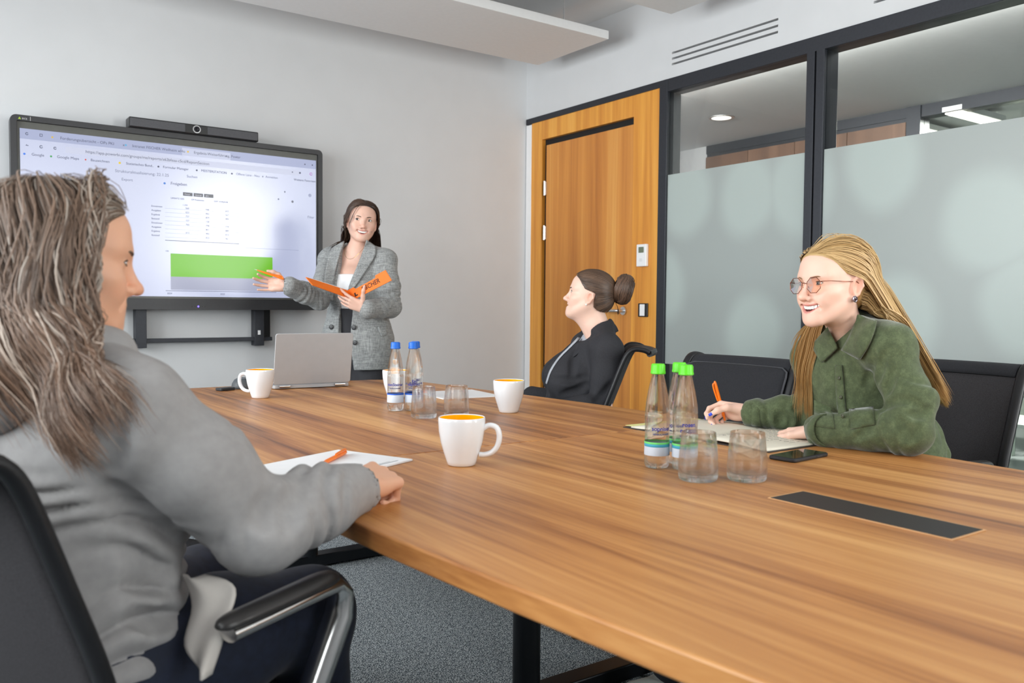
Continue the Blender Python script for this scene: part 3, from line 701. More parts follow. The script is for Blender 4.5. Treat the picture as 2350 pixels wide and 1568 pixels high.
# ------------------------------------------------------------------ heads.  local frame: x = person's right, y = forward, z = up, origin between the eyes' height
def pose(yaw, pitch=0., roll=0., t=(0, 0, 0), scale=1.):
    """yaw: world angle of the facing direction; pitch up positive; roll: head tilts to its right"""
    R = rotz(yaw-pi/2)@rotx(pitch)@roty(roll)
    return R, np.asarray(t, float)
def head_field(F, T, smile=1., jaw=1., nose=1., wide=1., k=.012, teeth=True, mwid=1.15):
    w = wide
    F.ell((0, -.018, .030), (.0735*w, .092, .083), k=.02, T=T)
    F.ell((0, .012, -.010), (.0655*w, .070, .080), k=.03, T=T)
    F.ell((0, .030, .045), (.058*w, .052, .045), k=.03, T=T)                      # forehead
    F.ell((0, .022, -.062), (.050*jaw, .056, .046), k=.03, T=T)                     # jaw mass
    for s in (-1, 1):
        F.cap((s*.056*jaw, -.005, -.045), (s*.022*jaw, .062, -.095), .012, .013, k=.03, T=T)  # jaw line
        F.ell((s*.043*w, .050, -.024), (.021, .022, .017), k=.022, T=T)            # cheek bone
        F.ell((s*.033*w, .062, -.044), (.017, .017, .018), k=.022, T=T)             # cheek
        F.cap((s*.046*w, .058, .020), (s*.012, .078, .017), .010, .008, k=.02, T=T)  # brow
    F.ell((0, .071, -.099), (.018, .015, .014), k=.022, T=T)                       # chin
    F.ell((0, .066, -.066), (.028, .020, .024), k=.02, T=T)                        # muzzle
    for s in (-1, 1): F.ell((s*.032, .094, .000), (.017, .014, .012), k=.014, op='s', T=T)   # sockets
    # nose
    F.cap((0, .077, .010), (0, .099*nose, -.030), .0065, .0085, k=.014, T=T)
    F.ell((0, .1015*nose, -.036), (.0112, .0115, .0098), k=.007, T=T)
    for s in (-1, 1):
        F.ell((s*.0125, .090, -.0405), (.0075, .0095, .0075), k=.007, T=T)
        F.ell((s*.0065, .0955, -.0475), (.0035, .0055, .0035), k=.003, op='s', T=T)
    # eyelids closed over the ball; the visible eye is laid on as its own surface
    for s in (-1, 1): F.ell((s*.0315, .0660, .0005), (.0150, .0135, .0125), k=.004, T=T)
    # folds from nose to mouth corner when smiling
    if smile > .2:
        for s in (-1, 1): F.cap((s*.019, .0895, -.046), (s*.033, .0755, -.066), .0022, .0018, k=.008, op='s', T=T)
    # lips
    mw = (.0225+.0068*smile)*mwid; up = .0090*smile
    open_ = .0112*smile if teeth else 0.
    yy = lambda t: .0858-.0165*mwid**1.6*t*t
    xs = np.linspace(-mw, mw, 11)
    upper = [V3(x, yy(x/mw), -.0605+open_*.30*(1-(x/mw)**2)+up*(x/mw)**2) for x in xs]
    lower = [V3(x, yy(x/mw)-.0015, -.0605-open_*1.05*(1-(x/mw)**2)-.0035*(1-(x/mw)**2)+up*(x/mw)**2) for x in xs]
    ru = [.0013+.0016*(1-abs(x/mw)**2.4) for x in xs]; rl = [.0014+.0026*(1-abs(x/mw)**2.4) for x in xs]
    if teeth and smile > .2:
        for i in range(10):
            a = (upper[i]+lower[i])/2+(0, -.003, 0); b = (upper[i+1]+lower[i+1])/2+(0, -.003, 0)
            ha = max(.0008, (upper[i][2]-lower[i][2])*.5); hb = max(.0008, (upper[i+1][2]-lower[i+1][2])*.5)
            F.cap(a+(0, .008, 0), b+(0, .008, 0), ha, hb, k=.002, op='s', T=T); F.cap(a, b, ha, hb, k=.002, op='s', T=T)
    F.chain(upper, ru, k=.003, T=T); F.chain(lower, rl, k=.003, T=T)
    # ears
    for s in (-1, 1):
        R = rotz(s*-.35)@roty(s*.12)
        F.ell((s*.0735*w, -.012, -.012), (.010, .017, .029), R, k=.006, T=T)
        F.ell((s*.0835*w, -.007, -.010), (.0075, .0105, .019), R, k=.004, op='s', T=T)
        F.chain([(s*.076*w, .002, .004), (s*.082*w, -.008, .014), (s*.085*w, -.022, .010), (s*.084*w, -.026, -.008), (s*.079*w, -.016, -.030), (s*.074*w, -.003, -.040)], [.003, .0036, .0038, .0036, .0034, .0048], k=.004, T=T)
    return dict(upper=upper, lower=lower, ru=ru, rl=rl, mw=mw)
def head_color(P, T, skin, info, blush=1., lip=(.60, .19, .16)):
    """own colouring of a face: lips, cheeks, nose, ears"""
    L = (P-T[1])@T[0]; c = np.tile(np.asarray(skin, float), (len(P), 1))
    def mixc(m, col): c[:] = c*(1-m[:, None])+np.asarray(col)*m[:, None]
    red = np.asarray(skin)*np.array([1.02, .70, .62])
    for s in (-1, 1):
        d = np.linalg.norm((L-V3(s*.040, .060, -.038))/V3(.026, .03, .022), axis=1); mixc(.50*blush*np.clip(1-d, 0, 1), red)
        d = np.linalg.norm((L-V3(s*.078, -.012, -.012))/V3(.02, .03, .036), axis=1); mixc(.55*blush*smooth01(1-d, 0, .5), red)
    d = np.linalg.norm((L-V3(0, .100, -.037))/V3(.02, .02, .018), axis=1); mixc(.5*blush*np.clip(1-d, 0, 1), red)
    for pts, rs in ((info['upper'], info['ru']), (info['lower'], info['rl'])):
        f = Field(); f.chain([np.array(p) for p in pts], [r+.0006 for r in rs], k=.002)
        near = np.abs(L[:, 2]+.062) < .03
        idx = np.flatnonzero(near & (L[:, 1] > .04))
        if len(idx):
            dd = f.ev(L[idx]); m = np.zeros(len(P)); m[idx] = 1-smooth01(dd, -.0002, .0012); mixc(m*.85, lip)
    return c
def spherical_patch(c, r, lat0, lat1, lon, n=14, mrows=8, squash=1.):
    """patch of an ellipsoid around c facing +y; lat0/lat1 functions of t in -1..1, lon half-angle"""
    rows = []
    for j in range(n):
        t = -1+2*j/(n-1); lo = lon*t; a, b = lat0(t), lat1(t); row = []
        for i in range(mrows):
            la = a+(b-a)*i/(mrows-1)
            row.append(np.array([c[0]+r[0]*sin(lo)*cos(la), c[1]+r[1]*cos(lo)*cos(la), c[2]+r[2]*sin(la)]))
        rows.append(row)
    return rows
def add_eyes(T, parent, base, gaze=(0, 0), openness=1., iris=(.10, .16, .20), brow=(.10, .06, .035), brow_dz=-.002, lash=(.02, .014, .012), teeth=True, info=None):
    M_eye = vmat('eye_surface', .08); M_lash = vmat('lash', .6); M_brow = vmat('brow_hair', .7)
    W3 = lambda p: T[0]@np.asarray(p, float)+T[1]-np.asarray(base)
    def colmb(mb, name, m, col):
        o = mb.build(name, m, parent, smooth=60); a = o.data.color_attributes.new('Col', 'FLOAT_COLOR', 'POINT'); a.data.foreach_set('color', list(tuple(col)+(1,))*len(mb.v)); return o
    for s in (-1, 1):
        ev, ef, ec = [], [], []; lm = MB(); bm = MB()
        c = V3(s*.0315, .0660, .0005); rad = V3(.0154, .0142, .0131)
        op = .50*openness
        lat1 = lambda t: op*(1-abs(t)**2.2)*.9+.03+.06*t*s; lat0 = lambda t: -op*(1-abs(t)**2.0)*.66+.01+.06*t*s
        n, mr = 37, 15
        P = spherical_patch(c, rad, lat0, lat1, 1.0, n, mr)
        for row in P:
            for p in row:
                ev.append(W3(p)); q = np.array([p[0]-c[0]-gaze[0]*.011, p[2]-c[2]-gaze[1]*.009]); d = np.hypot(*q)
                if d < .0024: col = (.006, .005, .005)
                elif d < .0062: col = tuple(np.asarray(iris)*(.5 if d > .0054 else 1.))
                else: col = (.74, .70, .68)
                ec.append(col)
        for j in range(n-1):
            for i in range(mr-1): a = j*mr+i; ef.append((a, a+1, a+mr+1, a+mr))
        top = [W3(P[j][mr-1]+V3(0, .0005, .0003)) for j in range(0, n, 2)]; bot = [W3(P[j][0]+V3(0, .0003, -.0002)) for j in range(0, n, 2)]
        m = len(top)
        lm.tube(top, [.0005+.0011*sin(pi*(i+.5)/m) for i in range(m)], 6); lm.tube(bot, [.0003+.0004*sin(pi*(i+.5)/m) for i in range(m)], 5)
        bp = [W3((s*x, y, z+brow_dz)) for x, y, z in ((.012, .0872, .0158), (.022, .0868, .0190), (.033, .0818, .0208), (.043, .0728, .0190), (.051, .0625, .0138))]
        bq = spline(bp, 12); bm.tube(bq, [.0026, .0032, .0036, .0036, .0035, .0034, .0031, .0028, .0024, .0019, .0013, .0007], 8, flat=.6)
        np_obj('eye', np.array(ev), np.array([f[::-1] for f in ef]), M_eye, parent, (0, 0, 0), np.array(ec))
        colmb(lm, 'eyelashes', M_lash, lash); colmb(bm, 'eyebrow', M_brow, brow)
    if teeth and info:
        tm = MB(); mw = info['mw']; z0 = info['upper'][5][2]
        for i in range(10):
            x = (i-4.5)*.0056*(mw/.027); t = x/mw
            cpos = W3((x, .0802-.0190*t*t, z0-.0056+.0080*t*t)); R = T[0]@rotz(-.62*t)
            wv = (.00335 if abs(i-4.5) < 1 else .0030)*mw/.0285
            tm.prism(rrect(-wv, wv, -.0064, .0064, .0012, 2), -.002, .002, R@rotx(pi/2), cpos)
        tm.build('teeth', mat('tooth_enamel', (.84, .81, .76, 1), .25, var=.02), parent, smooth=40)
        MB().tube([W3((x, .070-.012*(x/mw)**2, -.0665+.008*(x/mw)**2)) for x in np.linspace(-mw*.85, mw*.85, 9)], .0085, 8).build('mouth_inside', mat('mouth_dark', (.16, .03, .03, 1), .6), parent, smooth=60)

# ------------------------------------------------------------------ people
def px(x, y, d):
    p = CPOS+(CF+CR*((x-1175)/_F)-CU*((y-784)/_F))*d; return V3(p.x, p.y, p.z)
IR = np.array(CR); IU = np.array(CU); IF = np.array(CF)
IRh, IFh = unit(V3(IR[0], IR[1], 0)), unit(V3(IF[0], IF[1], 0))
M_skin = vmat('skin', .48, sss=.10, bump=.05, bscale=900)
M_hair = vmat('hair', .42, spec=.45)
def yaw_of(v): return math.atan2(v[1], v[0])
def torso(F, pel, chest, neck, SL, SR, fwd, g=0., bust=.055, hip=(.165, .125), waist=(.130, .100), ch=(.150, .105), k=.05, shr=.048):
    up = unit(chest-pel); right = unit(SR-SL); right = unit(right-up*(right@up)); fw = np.cross(up, right)
    if fw@np.asarray(fwd) < 0: fw = -fw
    R = np.stack([right, fw, up], 1); L = np.linalg.norm(chest-pel)
    F.ell(pel, (hip[0]+g, hip[1]+g, .13+g), R, k=k)
    F.ell(pel+up*L*.48, (waist[0]+g, waist[1]+g, L*.42+g), R, k=k)
    F.ell(chest, (ch[0]+g, ch[1]+g, .135+g), R, k=k)
    if bust:
        for s in (-1, 1): F.ell(chest+right*s*.068+fw*(ch[1]-.022)-up*.03, (bust+g, bust*.95+g, bust*1.05+g), R, k=.035)
    for S in (SL, SR):
        F.cap(neck-up*.05+(S-neck)*.25, S, .052+g, shr+g, k=k)
        F.cap(neck+up*.01, S*.75+neck*.25+up*.005, .035+g, .032+g, k=.04)
    return R
def limb(F, pts, rs, g=0., k=.025): return F.chain([np.asarray(p) for p in pts], [r+g for r in rs], k=k)
def hand(F, W, f, n, ts, curls, thumb, spread=(.10, .02, -.06, -.16), s=1., k=.006):
    """W wrist; f towards the fingers; n out of the palm; ts towards the thumb; curls: 4 x 3 angles; thumb: 3 directions in (f, n, ts)"""
    f = unit(f); n = unit(n-f*(n@f)); ts = unit(ts-f*(ts@f)-n*(ts@n)); tips = []
    F.cap(W-f*.03*s, W+f*.01*s, .023*s, .024*s, k=.012)
    kn = [W+f*q*s+ts*o*s-n*.003*s for q, o in ((.088, .029), (.091, .009), (.086, -.011), (.078, -.029))]
    for i, p in enumerate(kn):
        F.cap(W+f*.012*s+ts*(.018, .007, -.006, -.016)[i]*s, p, .0145*s, .0108*s, k=.012)
    F.ell(W+f*.04*s+ts*.020*s+n*.007*s, (.016*s, .024*s, .013*s), np.stack([ts, f, n], 1), k=.012)
    F.ell(W+f*.04*s-ts*.018*s+n*.007*s, (.014*s, .028*s, .012*s), np.stack([ts, f, n], 1), k=.012)
    ln = ((.042, .025, .021), (.046, .029, .022), (.042, .026, .021), (.033, .020, .019)); rr = ((.0092, .0082, .0074, .0060), (.0093, .0083, .0075, .0061), (.0088, .0078, .0071, .0058), (.0078, .0068, .0062, .0052))
    for i in range(4):
        d0 = unit(f+ts*math.tan(spread[i])); a = 0; p = kn[i]; pts = [p]
        for j in range(3): a += curls[i][j]; p = p+(d0*cos(a)+n*sin(a))*ln[i][j]*s; pts.append(p)
        F.chain(pts, [r*s for r in rr[i]], k=.004 if i else .004)
        dl = d0*cos(a)+n*sin(a); nl = -(n*cos(a)-d0*sin(a)); tips.append((pts, dl, nl, rr[i][3]*s))
    p = W+f*.022*s+ts*.020*s+n*.006*s; pts = [p]
    for (a, b, c), l in zip(thumb, (.044, .033, .027)): p = p+unit(f*a+n*b+ts*c)*l*s; pts.append(p)
    F.chain(pts, [.0145*s, .0115*s, .0098*s, .0072*s], k=.008)
    tips.append((pts, unit(pts[3]-pts[2]), None, .0072*s)); return tips
def tube_strands(name, S, rad, cols, parent, base, m, center=None, taper=.55, keep=None):
    """S: (N, K, 3) polylines -> one mesh of thin arched ribbons lying on the hair surface"""
    if keep: S = S[:, np.unique(np.round(np.linspace(0, S.shape[1]-1, keep)).astype(int))]; cols = cols[:, np.unique(np.round(np.linspace(0, cols.shape[1]-1, keep)).astype(int))] if np.ndim(cols) == 3 else cols
    N, K = S.shape[:2]; d = np.gradient(S, axis=1); d /= np.maximum(np.linalg.norm(d, axis=2, keepdims=True), 1e-9)
    ctr = np.asarray(center if center is not None else S.mean((0, 1)))
    nn = S-ctr; nn[..., 2] = np.where(S[..., 2] < ctr[2], nn[..., 2]*.15, nn[..., 2])
    x = np.cross(d, nn); x /= np.maximum(np.linalg.norm(x, axis=2, keepdims=True), 1e-6); y = np.cross(x, d)
    t = np.linspace(0, 1, K); pr = np.minimum(1, .25+t*6)*np.where(t > taper, 1-.9*(np.maximum(t-taper, 0)/(1-taper))**1.6, 1)
    r = (np.asarray(rad).reshape(-1, 1)*pr[None])[:, :, None]
    Vv = np.stack([S-x*r-y*r*.35, S+y*r*.35, S+x*r-y*r*.35], 2)
    idx = np.arange(N*K*3).reshape(N, K, 3)
    Fq = np.stack([idx[:, :-1, :-1], idx[:, :-1, 1:], idx[:, 1:, 1:], idx[:, 1:, :-1]], -1).reshape(-1, 4)
    C = np.repeat(cols if np.ndim(cols) == 3 else np.repeat(np.asarray(cols)[:, None], K, 1), 3, axis=1).reshape(-1, 3)
    return np_obj(name, Vv.reshape(-1, 3), Fq, m, parent, base, C)
def tangent(P, D, c): n = P-np.asarray(c); n /= np.linalg.norm(n, axis=1, keepdims=True); D = D-n*np.sum(n*D, 1, keepdims=True); return D/np.maximum(np.linalg.norm(D, axis=1, keepdims=True), 1e-6)
def hair_shade(L, rs, freq=90.): q = .5+.5*np.sin(L[:, 0]*freq*1.3+1.0+2*np.sin(L[:, 1]*freq*.7)+np.sin(L[:, 2]*freq)); return np.clip(.55*q+.45*rs.rand(len(L)), 0, 1)[:, None]
def cam_drape(F, pts, off=.004, steps=44):
    """points on the surface of F that the photograph shows at these pixels"""
    c = np.array(CPOS); D = np.array([px(x, y, 1.)-c for x, y in pts]); D /= np.linalg.norm(D, axis=1, keepdims=True); lo, hi = F.bounds(0); s = np.full(len(D), max(.3, np.linalg.norm((lo+hi)/2-c)-np.linalg.norm(hi-lo)*.33))
    for _ in range(steps):
        q = F.ev(c+D*s[:, None]); s = s+np.clip(q-off, -.03, .045)*.9
    return c+D*s[:, None]
def creases(F, lines, r, off=.003, k=.012):
    """cut creases along pixel polylines into the cloth they lie on"""
    todo = []
    for ln in lines:
        P = cam_drape(F, [tuple(q) for q in spline(ln, 7)], off); todo.append(P)
    for P in todo:
        n = len(P)
        for i in range(n-1): F.cap(P[i], P[i+1], r*(.35+.65*sin(pi*(i+.3)/n)), r*(.35+.65*sin(pi*(i+1.3)/n)), k=k, op='s')
def cam_patch(F, fn, nu, nv, off, name, m, parent, base, solid=.004):
    P = cam_drape(F, [fn(i/(nu-1), j/(nv-1)) for i in range(nu) for j in range(nv)], off)
    # relax stray depths
    G = P.reshape(nu, nv, 3); c = np.array(CPOS); dist = np.linalg.norm(G-c, axis=2); med = np.median(dist); dist2 = np.clip(dist, med-.09, med+.09); G = c+(G-c)*(dist2/dist)[..., None]
    Fq = np.array([(i*nv+j, (i+1)*nv+j, (i+1)*nv+j+1, i*nv+j+1) for i in range(nu-1) for j in range(nv-1)])
    o = np_obj(name, G.reshape(-1, 3), Fq, m, parent, base)
    if solid: md = o.modifiers.new('solid', 'SOLIDIFY'); md.thickness = solid; md.offset = 0
    return o
def polyquad(left, right):
    """surface between two pixel polylines: u across, v along"""
    A, B = spline(left, 30), spline(right, 30)
    return lambda u, v: tuple(A[int(round(v*29))]*(1-u)+B[int(round(v*29))]*u)
def arm_folds(a, b, r, amp, wl, ph=0., tw=2.):
    """rings of creases along a sleeve from a to b"""
    a, b = np.asarray(a), np.asarray(b); L = np.linalg.norm(b-a); ax = (b-a)/L; u = unit(np.cross(ax, V3(.3, .2, .9))); v = np.cross(ax, u)
    def f(P):
        q = P-a; t = q@ax; rad = q-t[:, None]*ax; rl = np.linalg.norm(rad, axis=1); out = np.zeros(len(P))
        i = np.flatnonzero((t > -.03) & (t < L+.02) & (rl < r*1.6))
        if len(i) == 0: return out
        t, rad, rl, P = t[i], rad[i], rl[i], P[i]; ang = np.arctan2(rad@v, rad@u); m = smooth01(t, -.03, .04)*(1-smooth01(t, L-.03, L+.02))*(1-smooth01(rl, r, r*1.6))
        w = np.sin(2*pi*t/wl+ph+tw*np.sin(ang+ph)+.8*np.sin(2*ang+1.7*ph)+wob(P, 40, 3.0, 77, 4)); m2 = smooth01(wob(P, 26, 2.2, 78, 4), -.5, .7)
        out[i] = m*m2*amp*(1-1.7*np.abs(w)**1.1); return out
    return f
YL = ([-.10, -.062, -.046, .014, .024, .04, .060, .072, .085, .12], [-.080, -.056, -.038, -.034, .018, .034, .050, .066, .085, .12])
def hair_field(ops): f = Field(); f.ops = [o for o in ops if o[0] == 'u' and o[5] > .018]; return f
def cap_roots(cap, T, base, N, seed, F):
    """random root points on the hair under-layer, in head coordinates"""
    n = len(cap.data.vertices); co = np.zeros(n*3); cap.data.vertices.foreach_get('co', co); P = co.reshape(-1, 3)+np.asarray(base)
    r = np.random.RandomState(seed); L = (P-T[1])@T[0]
    ok = np.flatnonzero((F.ev(P) > .0012) & (L[:, 2] > -.085) & (L[:, 1] < np.interp(L[:, 2], *YL)+.0005))
    i = r.choice(ok, N, replace=len(ok) < N); L = L[i]+r.randn(N, 3)*.0012
    return L
def march(P, D, field, steps, step, comb, clear, stiff=.6, hug=None):
    d, g = field.grad(P, .002); P = P-g*(d-.0003)[:, None]
    out = [P.copy()]; clear = np.asarray(clear)
    for i in range(steps):
        t = i/steps; D = stiff*D+comb(P, t); D /= np.maximum(np.linalg.norm(D, axis=1, keepdims=True), 1e-9)
        if hug is not None:
            n = P-hug[0]; n /= np.linalg.norm(n, axis=1, keepdims=True); w = np.clip((P[:, 2]-hug[1])/.03, 0, 1)*.95
            D = D-n*(np.maximum(np.sum(n*D, 1), 0)*w)[:, None]; D /= np.maximum(np.linalg.norm(D, axis=1, keepdims=True), 1e-9)
        P = P+D*(step if np.isscalar(step) else step[:, None])
        for _ in range(2):
            ck = clear*min(1., .12+t*4.5); d = field.ev(P); ix = np.flatnonzero(d < ck)
            if len(ix): q, g = field.grad(P[ix], .002); P[ix] += g*(ck[ix]-q)[:, None]
        out.append(P.copy())
    return np.stack(out, 1)
CAPOPS = []
def hair_cap(F0, T, grow, name, parent, base, col, h=.004, yoff=.004):
    """closed under-layer of hair on the scalp"""
    F = Field(); F.ell((0, -.018, .030), V3(.0735, .092, .083)+grow, k=.01, T=T)
    F.ell((0, -.025, -.02), V3(.066, .078, .06)+grow, k=.03, T=T); F.ell((0, .012, -.010), V3(.0655, .070, .080)+grow*.9, k=.03, T=T); F.ell((0, .030, .045), V3(.058, .052, .045)+grow, k=.03, T=T)
    CAPOPS[:] = list(F.ops); Rm, t = T
    def front(P):
        L = (P-t)@Rm; return (L[:, 1]-np.interp(L[:, 2], *YL)-yoff)*.8
    F.fn(front, 'i', .010)
    return sdf_obj(name, F, h, M_hair, parent, base, lambda v: np.tile(np.asarray(col), (len(v), 1)))
def drape(F, T, pts, off=.004, y0=.35, step=60):
    """lay (x, z) points of the local frame T on the front (+y) of field F"""
    out = []
    A = np.array([T[0]@V3(x, y0, z)+T[1] for x, z in pts]); d = -T[0][:, 1]; s = np.zeros(len(A))
    for _ in range(step):
        q = F.ev(A+d*s[:, None], cull=False); s += np.clip(q-off, -.02, .05)*.9
    return A+d*s[:, None]
def drape_patch(F, T, quad, nu, nv, off, name, m, parent, base, solid=.003, col=None):
    """quad: function (u, v) in 0..1 -> (x, z)"""
    uv = [(i/(nu-1), j/(nv-1)) for i in range(nu) for j in range(nv)]
    P = drape(F, T, [quad(*q) for q in uv], off)
    Fq = np.array([(i*nv+j, (i+1)*nv+j, (i+1)*nv+j+1, i*nv+j+1) for i in range(nu-1) for j in range(nv-1)])
    o = np_obj(name, P, Fq, m, parent, base, None if col is None else np.tile(col, (len(P), 1)))
    if solid: md = o.modifiers.new('solid', 'SOLIDIFY'); md.thickness = solid; md.offset = 0
    return o
def bil(a, b, c, d):
    a, b, c, d = [np.asarray(q, float) for q in (a, b, c, d)]
    return lambda u, v: tuple((a*(1-u)+b*u)*(1-v)+(d*(1-u)+c*u)*v)
def pen(name, tip, top, label, m, clip_dir, parent=None):
    tip, top = np.asarray(tip, float), np.asarray(top, float); L = np.linalg.norm(top-tip); d = (top-tip)/L
    x = unit(np.asarray(clip_dir)-d*(np.asarray(clip_dir)@d)); y = np.cross(d, x); R = np.stack([x, y, d], 1)
    o = empty(name, tip); tag(o, label, 'pen', 'orange ballpoint pens')
    MB().lathe([(0, L*.085), (.0022, L*.085), (.0046, L*.22), (.0052, L*.45), (.0050, L*.80), (.0046, L*.93), (.0030, L*.985), (0, L)], 16, R).build('barrel', m, o, smooth=50)
    MB().lathe([(0, 0), (.0004, 0), (.0010, L*.03), (.0021, L*.085), (0, L*.085)], 12, R).build('nib', M_chrome, o, smooth=50)
    P = [R@V3(a, 0, b*L) for a, b in ((.0045, .95), (.0085, .93), (.0098, .85), (.0090, .72), (.0075, .60), (.0064, .55))]
    MB().tube(spline(P, 14), .0022, 8, flat=1.4).build('clip', m, o, smooth=60); return o
M_orange = mat('orange_plastic', rgb(250, 124, 16), .3, var=.04, scale=60, coat=.3)

def nails(tips, parent, base, col, which=(0, 1, 2, 3, 4), thumb_n=None):
    mb = MB()
    for i in which:
        pts, dl, nl, r = tips[i]
        if nl is None: nl = thumb_n
        nl = unit(nl-dl*(nl@dl)); x = np.cross(dl, nl); c = pts[3]+nl*(r-.0012)-dl*.001-np.asarray(base)
        rows = []
        for a in np.linspace(-.9, .9, 6): rows.append([c+x*sin(a)*r*.85+nl*(cos(a)*.003-.0012)+dl*b*(.0065 if abs(a) < .6 else .005) for b in (-.9, -.3, .3, .95)])
        mb.grid(rows)
    o = mb.build('fingernails', mat('nail_%d' % int(col[2]*1000), col+(1,), .2, var=.02), parent, smooth=80); md = o.modifiers.new('s', 'SOLIDIFY'); md.thickness = .0008; md.offset = 0
    return o

# ------------------------------------------------------------------ chairs (local frame: +x = sitter's facing direction)
M_cframe = mat('chair_frame_black', rgb(26, 26, 29), .42, .1, var=.1, scale=50)
M_cmesh = mat('chair_mesh_fabric', rgb(52, 50, 53), .75, var=.35, scale=420, bump=.2)
M_cseat = mat('chair_seat_fabric', rgb(34, 35, 40), .85, var=.2, scale=260, bump=.2)
M_alu = mat('polished_aluminium', (.62, .61, .60, 1), .18, 1., var=.05, scale=12)
M_pad = mat('armrest_pad', rgb(44, 42, 42), .38, var=.08, scale=40, coat=.15)
def make_chair(cushion=False):
    c = empty('conference_chair'); HW = .235
    prof = spline([(-.190, .43), (-.205, .52), (-.236, .64), (-.280, .76), (-.322, .87), (-.346, .915), (-.374, .932), (-.412, .928), (-.432, .918)], 26)
    def bow(x, z, y): return x-.035*(1-(y/HW)**2)*min(1, max(0, (z-.40)/.25))
    def curved(prof_, y): return [V3(bow(x, z, y), y, z) for x, z in prof_]
    for s in (-1, 1):
        MB().tube(curved(prof, s*HW), .0115, 10, flat=1.5, up=V3(0, 1, 0)).build('side_rail', M_cframe, c, smooth=60)
    MB().tube([V3(bow(prof[-1][0], .92, y), y, prof[-1][1]-.004) for y in np.linspace(-HW, HW, 15)], .012, 8, flat=1.2).build('top_rail', M_cframe, c, smooth=60)
    MB().tube([V3(bow(prof[0][0], .43, y), y, prof[0][1]+.01) for y in np.linspace(-HW, HW, 15)], .012, 8).build('lower_rail', M_cframe, c, smooth=60)
    rows = [[V3(bow(x, z, y)-.002, y, z) for x, z in prof] for y in np.linspace(-HW+.004, HW-.004, 17)]
    MB().grid(rows).build('back_mesh', M_cmesh, c, smooth=80, solid=.006)
    # head band: doubled fabric at the top
    rows = [[V3(bow(x, z, y)+.006, y, z) for x, z in prof[14:22]] for y in np.linspace(-HW+.02, HW-.02, 15)]
    MB().grid(rows).build('top_band', M_cseat, c, smooth=80, solid=.006)
    if cushion:
        pr = [p for p in prof if .47 < p[1] < .915]; n = len(pr); ys = np.linspace(-1, 1, 19)
        rows = []
        for y in ys:
            row = []
            for i, (x, z) in enumerate(pr):
                v = i/(n-1); w = HW-.012-.03*max(0, (v-.88)/.12)**2-.03*max(0, (.1-v)/.1)**2
                row.append(V3(bow(x, z, y*w)+.016+.014*(1-y**8)*(1-(2*v-1)**8), y*w, z))
            rows.append(row)
        MB().grid(rows).build('back_cushion', M_cseat, c, smooth=80, solid=.010)
        edge = [rows[i][0] for i in range(19)]+[rows[-1][j] for j in range(1, n)]+[rows[i][-1] for i in range(17, -1, -1)]+[rows[0][j] for j in range(n-2, 0, -1)]
        MB().tube([p+V3(.004, 0, 0) for p in edge], .0035, 6, closed=True).build('piping', mat('chair_piping', rgb(70, 71, 76), .8), c, smooth=80)
    # seat
    sp = rrect(-.21, .25, -.235, .235, .07, 6)
    MB().prism(sp, .405, .455).build('seat', M_cseat, c, bevel=.018, seg=3, smooth=50)
    MB().prism(rrect(-.18, .20, -.20, .20, .06, 5), .375, .405).build('seat_shell', M_cframe, c, smooth=50)
    for s in (-1, 1):
        y = s*.270
        a = empty('armrest') if 0 else None
        fr = MB().tube([V3(-.066, y, .642), V3(.0, y, .645), V3(.11, y, .652), V3(.150, y, .655), V3(.165, y, .640), V3(.160, y, .60), V3(.10, y*.97, .48), V3(.05, y*.9, .40), V3(.02, s*.16, .385)], [.012, .012, .013, .014, .016, .018, .018, .016, .012], 12, flat=1.55, up=V3(0, 1, 0))
        arm = fr.build('armrest', M_alu, c, smooth=60)
        pp = []
        for i in range(16):
            t = .5-.5*cos(pi*i/15); e = math.sqrt(max(.01, 1-(2*t-1)**10)); w = .026*e*(.8+.2*t); pp.append([V3(-.085+.238*t, y+w*cos(q), .656+.012*t+.014*e*sin(q)*(1 if sin(q) > 0 else .6)) for q in np.linspace(0, 2*pi, 17)[:-1]])
        m = MB(); vs = [p for r in pp for p in r]; fs = [(i*16+j, i*16+(j+1) % 16, (i+1)*16+(j+1) % 16, (i+1)*16+j) for i in range(15) for j in range(16)]+[tuple(range(16))[::-1], tuple(range(15*16, 16*16))]
        m.add(vs, fs); m.build('pad', M_pad, arm, smooth=60)
    MB().lathe([(0, .10), (.028, .10), (.028, .22), (.020, .22), (.020, .375), (0, .375)], 20).build('column', M_alu, c, smooth=40)
    bs = MB()
    for k in range(4):
        a = pi/4+k*pi/2; d = V3(cos(a), sin(a), 0); leg = MB().tube([d*.02+V3(0, 0, .115), d*.15+V3(0, 0, .095), d*.29+V3(0, 0, .045)], [.024, .020, .014], 10, flat=.7).build('base_leg', M_alu, c, smooth=60)
        MB().lathe([(0, 0), (.022, 0), (.022, .012), (.012, .034), (0, .034)], 14, None, d*.285).build('glide', M_cframe, leg, smooth=40)
    return c
def place(ch, x, y, ang, label):
    ch.location = (x, y, 0); ch.rotation_euler = (0, 0, ang); tag(ch, label, 'chair', 'conference chairs round the table'); return ch
ch0 = place(make_chair(False), .318, 1.470, math.atan2(.40, .92), 'black mesh conference chair under the foreground person, polished arm in view')
ch1 = place(make_chair(True), 2.02, 1.955, pi, 'empty black chair with upholstered back pushed up to the table')
ch2 = place(copy_tree(ch0), 2.50, 1.475, pi-.02, 'black mesh conference chair behind the person in the green shirt')
ch3 = place(copy_tree(ch0), 2.335, 2.995, math.atan2(.66, -.75), 'black chair seen edge on behind the person in the black blazer')
ch4 = place(copy_tree(ch0), .42, 2.22, .05, 'chair beyond the foreground person, only its seat and arm showing')

